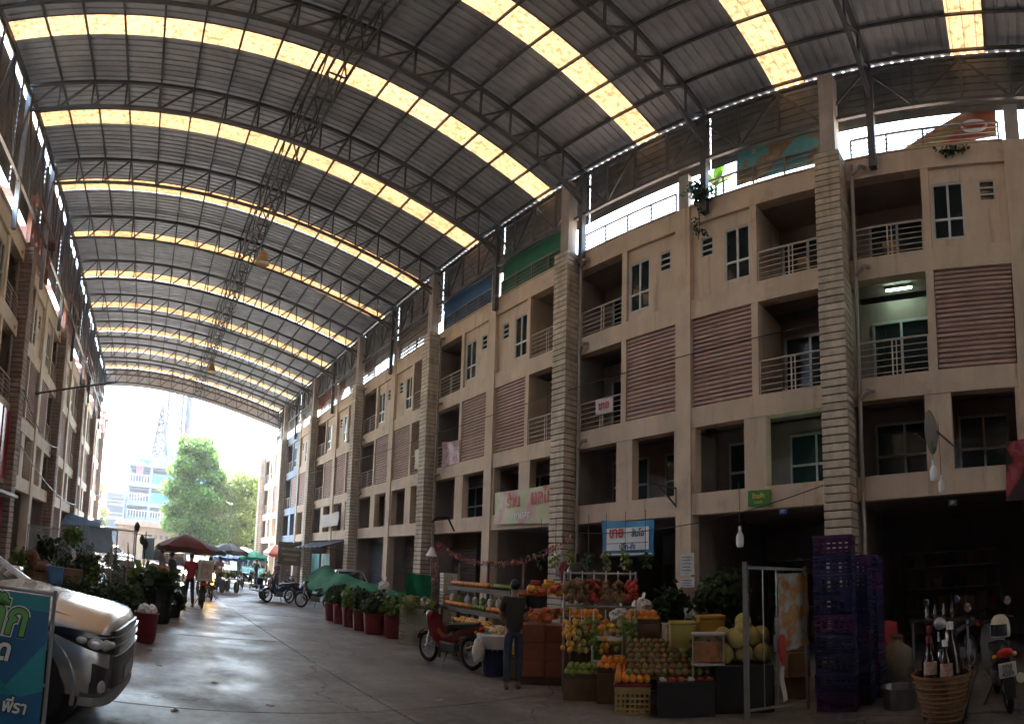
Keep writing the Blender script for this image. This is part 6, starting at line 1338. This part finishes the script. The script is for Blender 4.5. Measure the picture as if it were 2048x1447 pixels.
# ================================================================== more market clutter
cl_rng = random.Random(77)
FOAM = M('white_foam', (.52,.51,.48), .7, var=.15, rand=.2); SACK = M('woven_sack', (.2,.165,.115), .8, var=.25, scale=12, rand=.2); CART2 = M('dark_carton', (.22,.14,.08), .8, var=.25, scale=5, rand=.3)
BM = [MB().rbox(-.24, .24, -.18, .18, 0, h, .012).box(-.025, .025, -.183, .183, h-.06, h+.002).mesh('carton', m_) for h, m_ in ((.30, CART2), (.26, FOAM), (.34, CART))]
def sackm(seed):
    b = MB(); r = random.Random(seed); b.lathe([(.16,0),(.22,.06),(.24,.22),(.21,.40),(.09,.48),(.05,.52),(.09,.56)], 12)
    b.v = [(x+r.uniform(-.02,.02), y+r.uniform(-.02,.02), z) for x, y, z in b.v]; return b.mesh('sack', SACK, 60)
SM_ = [sackm(k) for k in range(3)]
def stack(x, y, kinds, label, grp, rz=0, name='carton', cat='carton'):
    z = 0
    for k in kinds:
        tag(ob(name, BM[k], None, (x+cl_rng.uniform(-.03,.03), y+cl_rng.uniform(-.03,.03), z), (0,0,rz+cl_rng.uniform(-.15,.15))), label, cat, grp); z += (.302,.263,.343)[k]
stack(9.0, 9.0, (0,2,0,1), 'carton in the tall pile behind the end of the fruit rack', 'pile behind the fruit rack', .3)
stack(9.1, 10.2, (2,0,2), 'carton in the pile of three behind the middle of the fruit rack', 'pile of three behind the rack')
stack(9.2, 11.9, (1,1,0,2,1), 'foam box or carton in the pile against the second striped pillar', 'pile at the second pillar', .5)
stack(9.0, 7.9, (2,2,0,0), 'carton in the pile under the blue and white vinyl banner', 'pile under the vinyl banner', -.4)
stack(9.5, 6.0, (0,0,2,1,0), 'carton in the highest pile before the plain shop pier', 'pile before the plain pier', .2)
stack(8.2, 5.0, (2,0), 'carton in the low pile beside the white and red carton', 'low pile by the foam boxes', -.8)
stack(9.3, 3.9, (1,1,1,1), 'white foam box in the pile just behind the gate stand', 'foam boxes behind the gate stand', .1, 'foam_box', 'box')
stack(8.35, 3.35, (0,2,0), 'carton in the pile between the melons and the crate towers', 'pile between melons and crates', .4)
stack(7.55, 8.55, (2,0), 'carton in the low pile between the corn bucket and the fruit stand', 'low pile by the corn bucket', -.7)
for i, (x, y) in enumerate(((8.3,8.3), (8.6,7.2), (8.15,7.5), (9.6,4.9), (8.85,4.3), (9.4,1.9), (9.8,3.1))):
    tag(ob('sack', SM_[i % 3], None, (x, y, 0), (0,0,i), 1.1+.2*(i % 2)), ['tied woven sack behind the fruit stand', 'tied woven sack beneath the vinyl banner', 'tied woven sack leaning on its neighbour behind the fruit rail', 'tied woven sack beside the highest carton pile', 'tied woven sack next to the foam box pile', 'tied woven sack beside the red chair', 'tied woven sack in the shop mouth behind the crate towers'][i], 'sack')
for i, (x, y, h) in enumerate(((8.25,4.75,1.25), (8.6,4.75,1.45), (8.9,5.25,1.35), (8.1,5.6,1.2))):
    t = thing('tall_plant', 'tall dark leafy plant standing among the cartons before the plain pier', 'plant', (x, y, 0), i, 'leafy plants among the cartons')
    MB().lathe([(.14,0),(.18,.34),(.2,.36),(.17,.34)], 12).build('pot', BLACK, t); b = MB(); bush(b, (0,0,h), (.34,.34,.42), 240, .17, 700+i); b.build('foliage', LEAFD, t); MB().tube((0,0,.3), (0,0,h), .015, 6).build('stem', BARK, t)
# back shelves inside the shops
def shop_shelf(label, x, y, L_, seed):
    t = thing('shop_shelf', label, 'shelf', (x, y, 0)); r = random.Random(seed)
    for yy in (-L_/2, L_/2):
        for xx in (-.2, .2): MB().box(xx-.02, xx+.02, yy-.02, yy+.02, 0, 2.1).build('upright', STEEL, t)
    for z in (.25, .75, 1.25, 1.75, 2.08):
        MB().box(-.22, .22, -L_/2, L_/2, z-.02, z).build('shelf_board', GALV, t)
        if z < 2:
            yy = -L_/2+.15
            while yy < L_/2-.15:
                w_ = r.uniform(.12,.3); h = r.uniform(.15,.4); MB().rbox(-.16, .14, 0, w_, 0, h, .01).build('packet', r.choice([CART, CART2, CART2, SACK, BLACK, REDP, CART2]), t, (0, yy, z)); yy += w_+.04
for i, (x, y, L_) in enumerate(((15.0,1.4,2.6), (15.0,5.3,2.8), (15.0,9.2,2.8), (14.2,-1.9,2.4))):
    shop_shelf(['stocked steel shelf at the back of the shop behind the red chair', 'stocked steel shelf at the back of the shop behind the melons', 'stocked steel shelf at the back of the shop with the vinyl banner', 'stocked steel shelf at the back of the end shop'][i], x, y, L_, i)
# strings of dried goods hanging in front of the plain bay
for i in range(7):
    f = i/6; x, y = 9.4, 10.6-3.4*f; t = thing('dried_bunch', 'bunch of dried goods hanging from the beam over the fruit stalls', 'bunch', (x, y, 2.05), i, 'dried bunches under the beam')
    MB().tube((0,0,.1), (0,0,.86), .006, 5).build('string', BLACK, t); b = MB(); bush(b, (0,0,-.05), (.1,.1,.2), 36, .12, 720+i); b.build('bunch', [LEAFD, LEAFY, LEAF2][i % 3], t)
# left side: crates, sacks and stands
for i, (u, Y, ks) in enumerate(((150, 15.2, (0,2,0)), (185, 17.6, (2,2,0,0)), (235, 17.2, (0,0,2)), (255, 18.6, (2,0,0,1)), (300, 18.2, (0,2)), (205, 14.6, (0,0)), (322, 17.6, (2,0)))):
    p = gp(u, Y); stack(p[0], p[1], ks, ['carton in the pile under the first wire rack', 'carton in the pile of four behind the wire racks', 'carton in the pile of three behind the bamboo canes', 'carton in the pile below the pale blue sheet', 'carton in the low pile beside the lantern stand', 'carton in the low pile in front of the taller wire rack', 'carton in the low pile beside the leaning vendor'][i], 'carton pile number %s of the pale row' % 'ABCDEFG'[i], i*.3)
for i, (u, Y, h) in enumerate(((135,15.8,1.3), (165,16.2,1.5), (195,15.6,1.2), (225,16.6,1.5), (248,16.4,1.2), (272,17.0,1.1), (120,17.5,1.6), (175,18.6,1.7))):
    t = thing('tall_plant', 'tall dark plant crowded in between the wire racks', 'plant', gp(u, Y), i, 'tall plants between the wire racks')
    MB().lathe([(.13,0),(.17,.3),(.19,.32),(.16,.3)], 12).build('pot', BASK, t); b = MB(); bush(b, (0,0,h*.72), (.26,.26,h*.3), 150, .15, 760+i); b.build('foliage', [LEAFD, LEAFD, LEAF1][i % 3], t); MB().tube((0,0,.3), (0,0,h*.7), .014, 6).build('stem', BARK, t)
# far street
parasol('dark slate parasol behind the delivery motorcycle', gp(410, 30), 1.2, 2.15, 1.85, [CAN_D])
parasol('pale canvas parasol close to the street end trees', gp(488, 45), 1.3, 2.35, 2.0, [CAN_W, CAN_G])
small_car('dark car standing beside the white van at the street end', (4.9, 46.5, 0), R_(-95), GCAR, False)
small_car('white pickup waiting at the end of the street', (7.6, 48.5, 0), R_(-80), WCAR, False, 'car', 4.6, 1.7)
small_car('silver car parked against the beige low hall', (-.9, 56, 0), R_(10), SILVER, False)
for i, (u, Y, lab, sh, sn) in enumerate(((440, 36, 'person in white shirt beyond the lit sidecar motorcycle', (.5,.5,.48), 'white_shirt'), (480, 39, 'person in teal shirt among the far parasols', (.06,.25,.25), 'teal_shirt'), (535, 41, 'person in yellow shirt by the far shop fronts', (.5,.38,.08), 'yellow_shirt'), (325, 27, 'person in grey shirt half hidden behind the maroon parasol', (.2,.2,.22), 'grey_shirt'))):
    person(lab, gp(u, Y), R_(-90+40*i), 1.62, sh, (.05,.05,.06), sh_name=sn, pn='black_trousers')
def cart(label, loc, rz):
    t = thing('push_cart', label, 'cart', loc, rz)
    MB().box(-.7, .7, -.4, .4, .62, .68).build('deck', GALV, t); MB().slab(lambda u, v: (-.7+1.4*u, -.405, .62-.4*v+.01*math.sin(u*30)), 20, 2, (0,.01,0)).build('skirt', CAN_B, t)
    for x in (-.5, .5):
        for y in (.42, -.42): MB().torus((x, y, .28), .25, .03, 'y', 20, 6).lathe([(.23,-.01),(.23,.01)], 16, (x, y, .28), axis='y').build('wheel', RUBBER, t)
    for x in (-.66, .66):
        for y in (-.36, .36): MB().tube((x, y, .2), (x, y, 1.25), .015, 6).build('post', GALV, t)
    b = MB(); r = random.Random(3); [b.blob((r.uniform(-.6,.6), r.uniform(-.32,.32), .74+r.uniform(0,.14)), .09, 1) for _ in range(40)]; tag(b.build('produce', LIM, t), kind='stuff')
cart('vendor push cart of green produce beneath the slate parasol', gp(455, 29), R_(-70)); cart('vendor push cart under the grey striped parasol', gp(475, 34), R_(-95)); cart('vendor push cart of produce near the white and orange parasol', gp(535, 35), R_(-120))
motorbike('black motorcycle parked close to the far parasols', gp(500, 37), R_(-60), MBLK, 5); motorbike('red motorcycle parked beside the far push cart', gp(585, 30), R_(-110), MRED, -5); motorbike('blue motorcycle parked nose in at the far pillar', gp(600, 27), R_(20), MBLU, 5)
# litter and stains' worth of small things on the concrete
for i, (u, v) in enumerate(((318,1330), (428,1365), (540,1410), (300,1300), (640,1300), (760,1390), (880,1400), (350,1420))):
    tag(MB().slab(lambda a, b_: (-.05+.1*a, -.035+.07*b_, .006+.012*math.sin(a*5+i)*math.sin(b_*4)), 4, 4, (0,0,.002)).build('paper_scrap', [FOAM, CART][i % 2], None, G(u, v), (0,0,i)), 'small scrap of paper littering the bare street concrete', 'litter', 'paper scraps on the street')

def fruit_tray(x, y, z, rz, me, lab_t, lab_f, grp, nx=6, ny=4, sc=1.0, under=True):
    if under: tag(MB().rbox(-.3, .3, -.2, .2, 0, z-.002, .015).build('tray_stand', CART2, None, (x, y, 0), (0,0,rz)), lab_t.replace('shallow tray', 'dark stand under the tray'), 'stand')
    t = thing('fruit_tray', lab_t, 'tray', (x, y, z), rz); MB().box(-.3, .3, -.2, .2, 0, .012).build('base', WOOD, t)
    for q in ((-.3,.3,-.2,-.19), (-.3,.3,.19,.2), (-.3,-.29,-.19,.19), (.29,.3,-.19,.19)): MB().box(*q, .013, .07).build('side', WOOD, t)
    mw_ = Matrix.Translation((x, y, z)) @ Matrix.Rotation(rz, 4, 'Z')
    for l_ in range(2):
        for i in range(nx-l_):
            for j in range(ny-l_):
                p = mw_ @ Vector((-.245+.49*(i+.5*l_)/(nx-1)+cl_rng.uniform(-.008,.008), -.145+.29*(j+.5*l_)/(ny-1)+cl_rng.uniform(-.008,.008), .068+.075*l_)); tag(ob(me[0], me[1], None, p, (cl_rng.uniform(0,3), cl_rng.uniform(0,3), 0), sc*cl_rng.uniform(.85,1.05)), lab_f, 'fruit', grp)
TR = (((7.55,8.15,.62,-.7), ('tangerine', FO), 'shallow tray of tangerines behind the standing man', 'tangerine in the tray behind the standing man', 'tangerines behind the man'),
      ((7.72,7.35,.95,-.7), ('tangerine', FO), 'shallow tray of tangerines raised beside the fruit stand', 'tangerine in the raised tray beside the fruit stand', 'tangerines beside the fruit stand'),
      ((7.55,6.75,.80,-.8), ('red_apple', FR), 'shallow tray of red apples behind the fruit rail', 'red apple in the tray behind the fruit rail', 'apples behind the fruit rail'),
      ((7.62,5.9,1.0,-.8), ('tangerine', FO), 'shallow tray of tangerines between the fruit rail and the blue table', 'tangerine in the tray next to the blue table', 'tangerines by the blue table'),
      ((6.72,8.02,.34,-.7), ('mango', FM), 'shallow tray of mangoes low beside the blue bucket', 'mango in the low tray beside the blue bucket', 'mangoes by the blue bucket'),
      ((6.42,6.15,.30,-.85), ('lime', FL), 'shallow tray of limes on the floor before the white wire shelf', 'lime in the tray before the white wire shelf', 'limes before the wire shelf'),
      ((6.62,5.62,.42,-.85), ('tangerine', FO), 'shallow tray of tangerines between the wire shelf and the yellow crate', 'tangerine in the tray beside the yellow crate', 'tangerines by the yellow crate'))
for (x, y, z, rz), me, lt_, lf, grp in TR: fruit_tray(x, y, z, rz, me, lt_, lf, grp, 6 if me[0] != 'mango' else 5)
# ================================================================== hazy market air
hz = MB().box(-320, 320, -140, 440, -1.8, 44.0)
hm = bpy.data.materials.new('market_haze'); hm.use_nodes = True; n_ = hm.node_tree.nodes; n_.remove(n_['Principled BSDF'])
pv = n_.new('ShaderNodeVolumePrincipled'); pv.inputs['Color'].default_value = (.93,.95,1,1); pv.inputs['Density'].default_value = .0015; pv.inputs['Anisotropy'].default_value = .2
hm.node_tree.links.new(pv.outputs[0], n_['Material Output'].inputs['Volume'])
tag(hz.build('haze', hm), kind='stuff')
# end
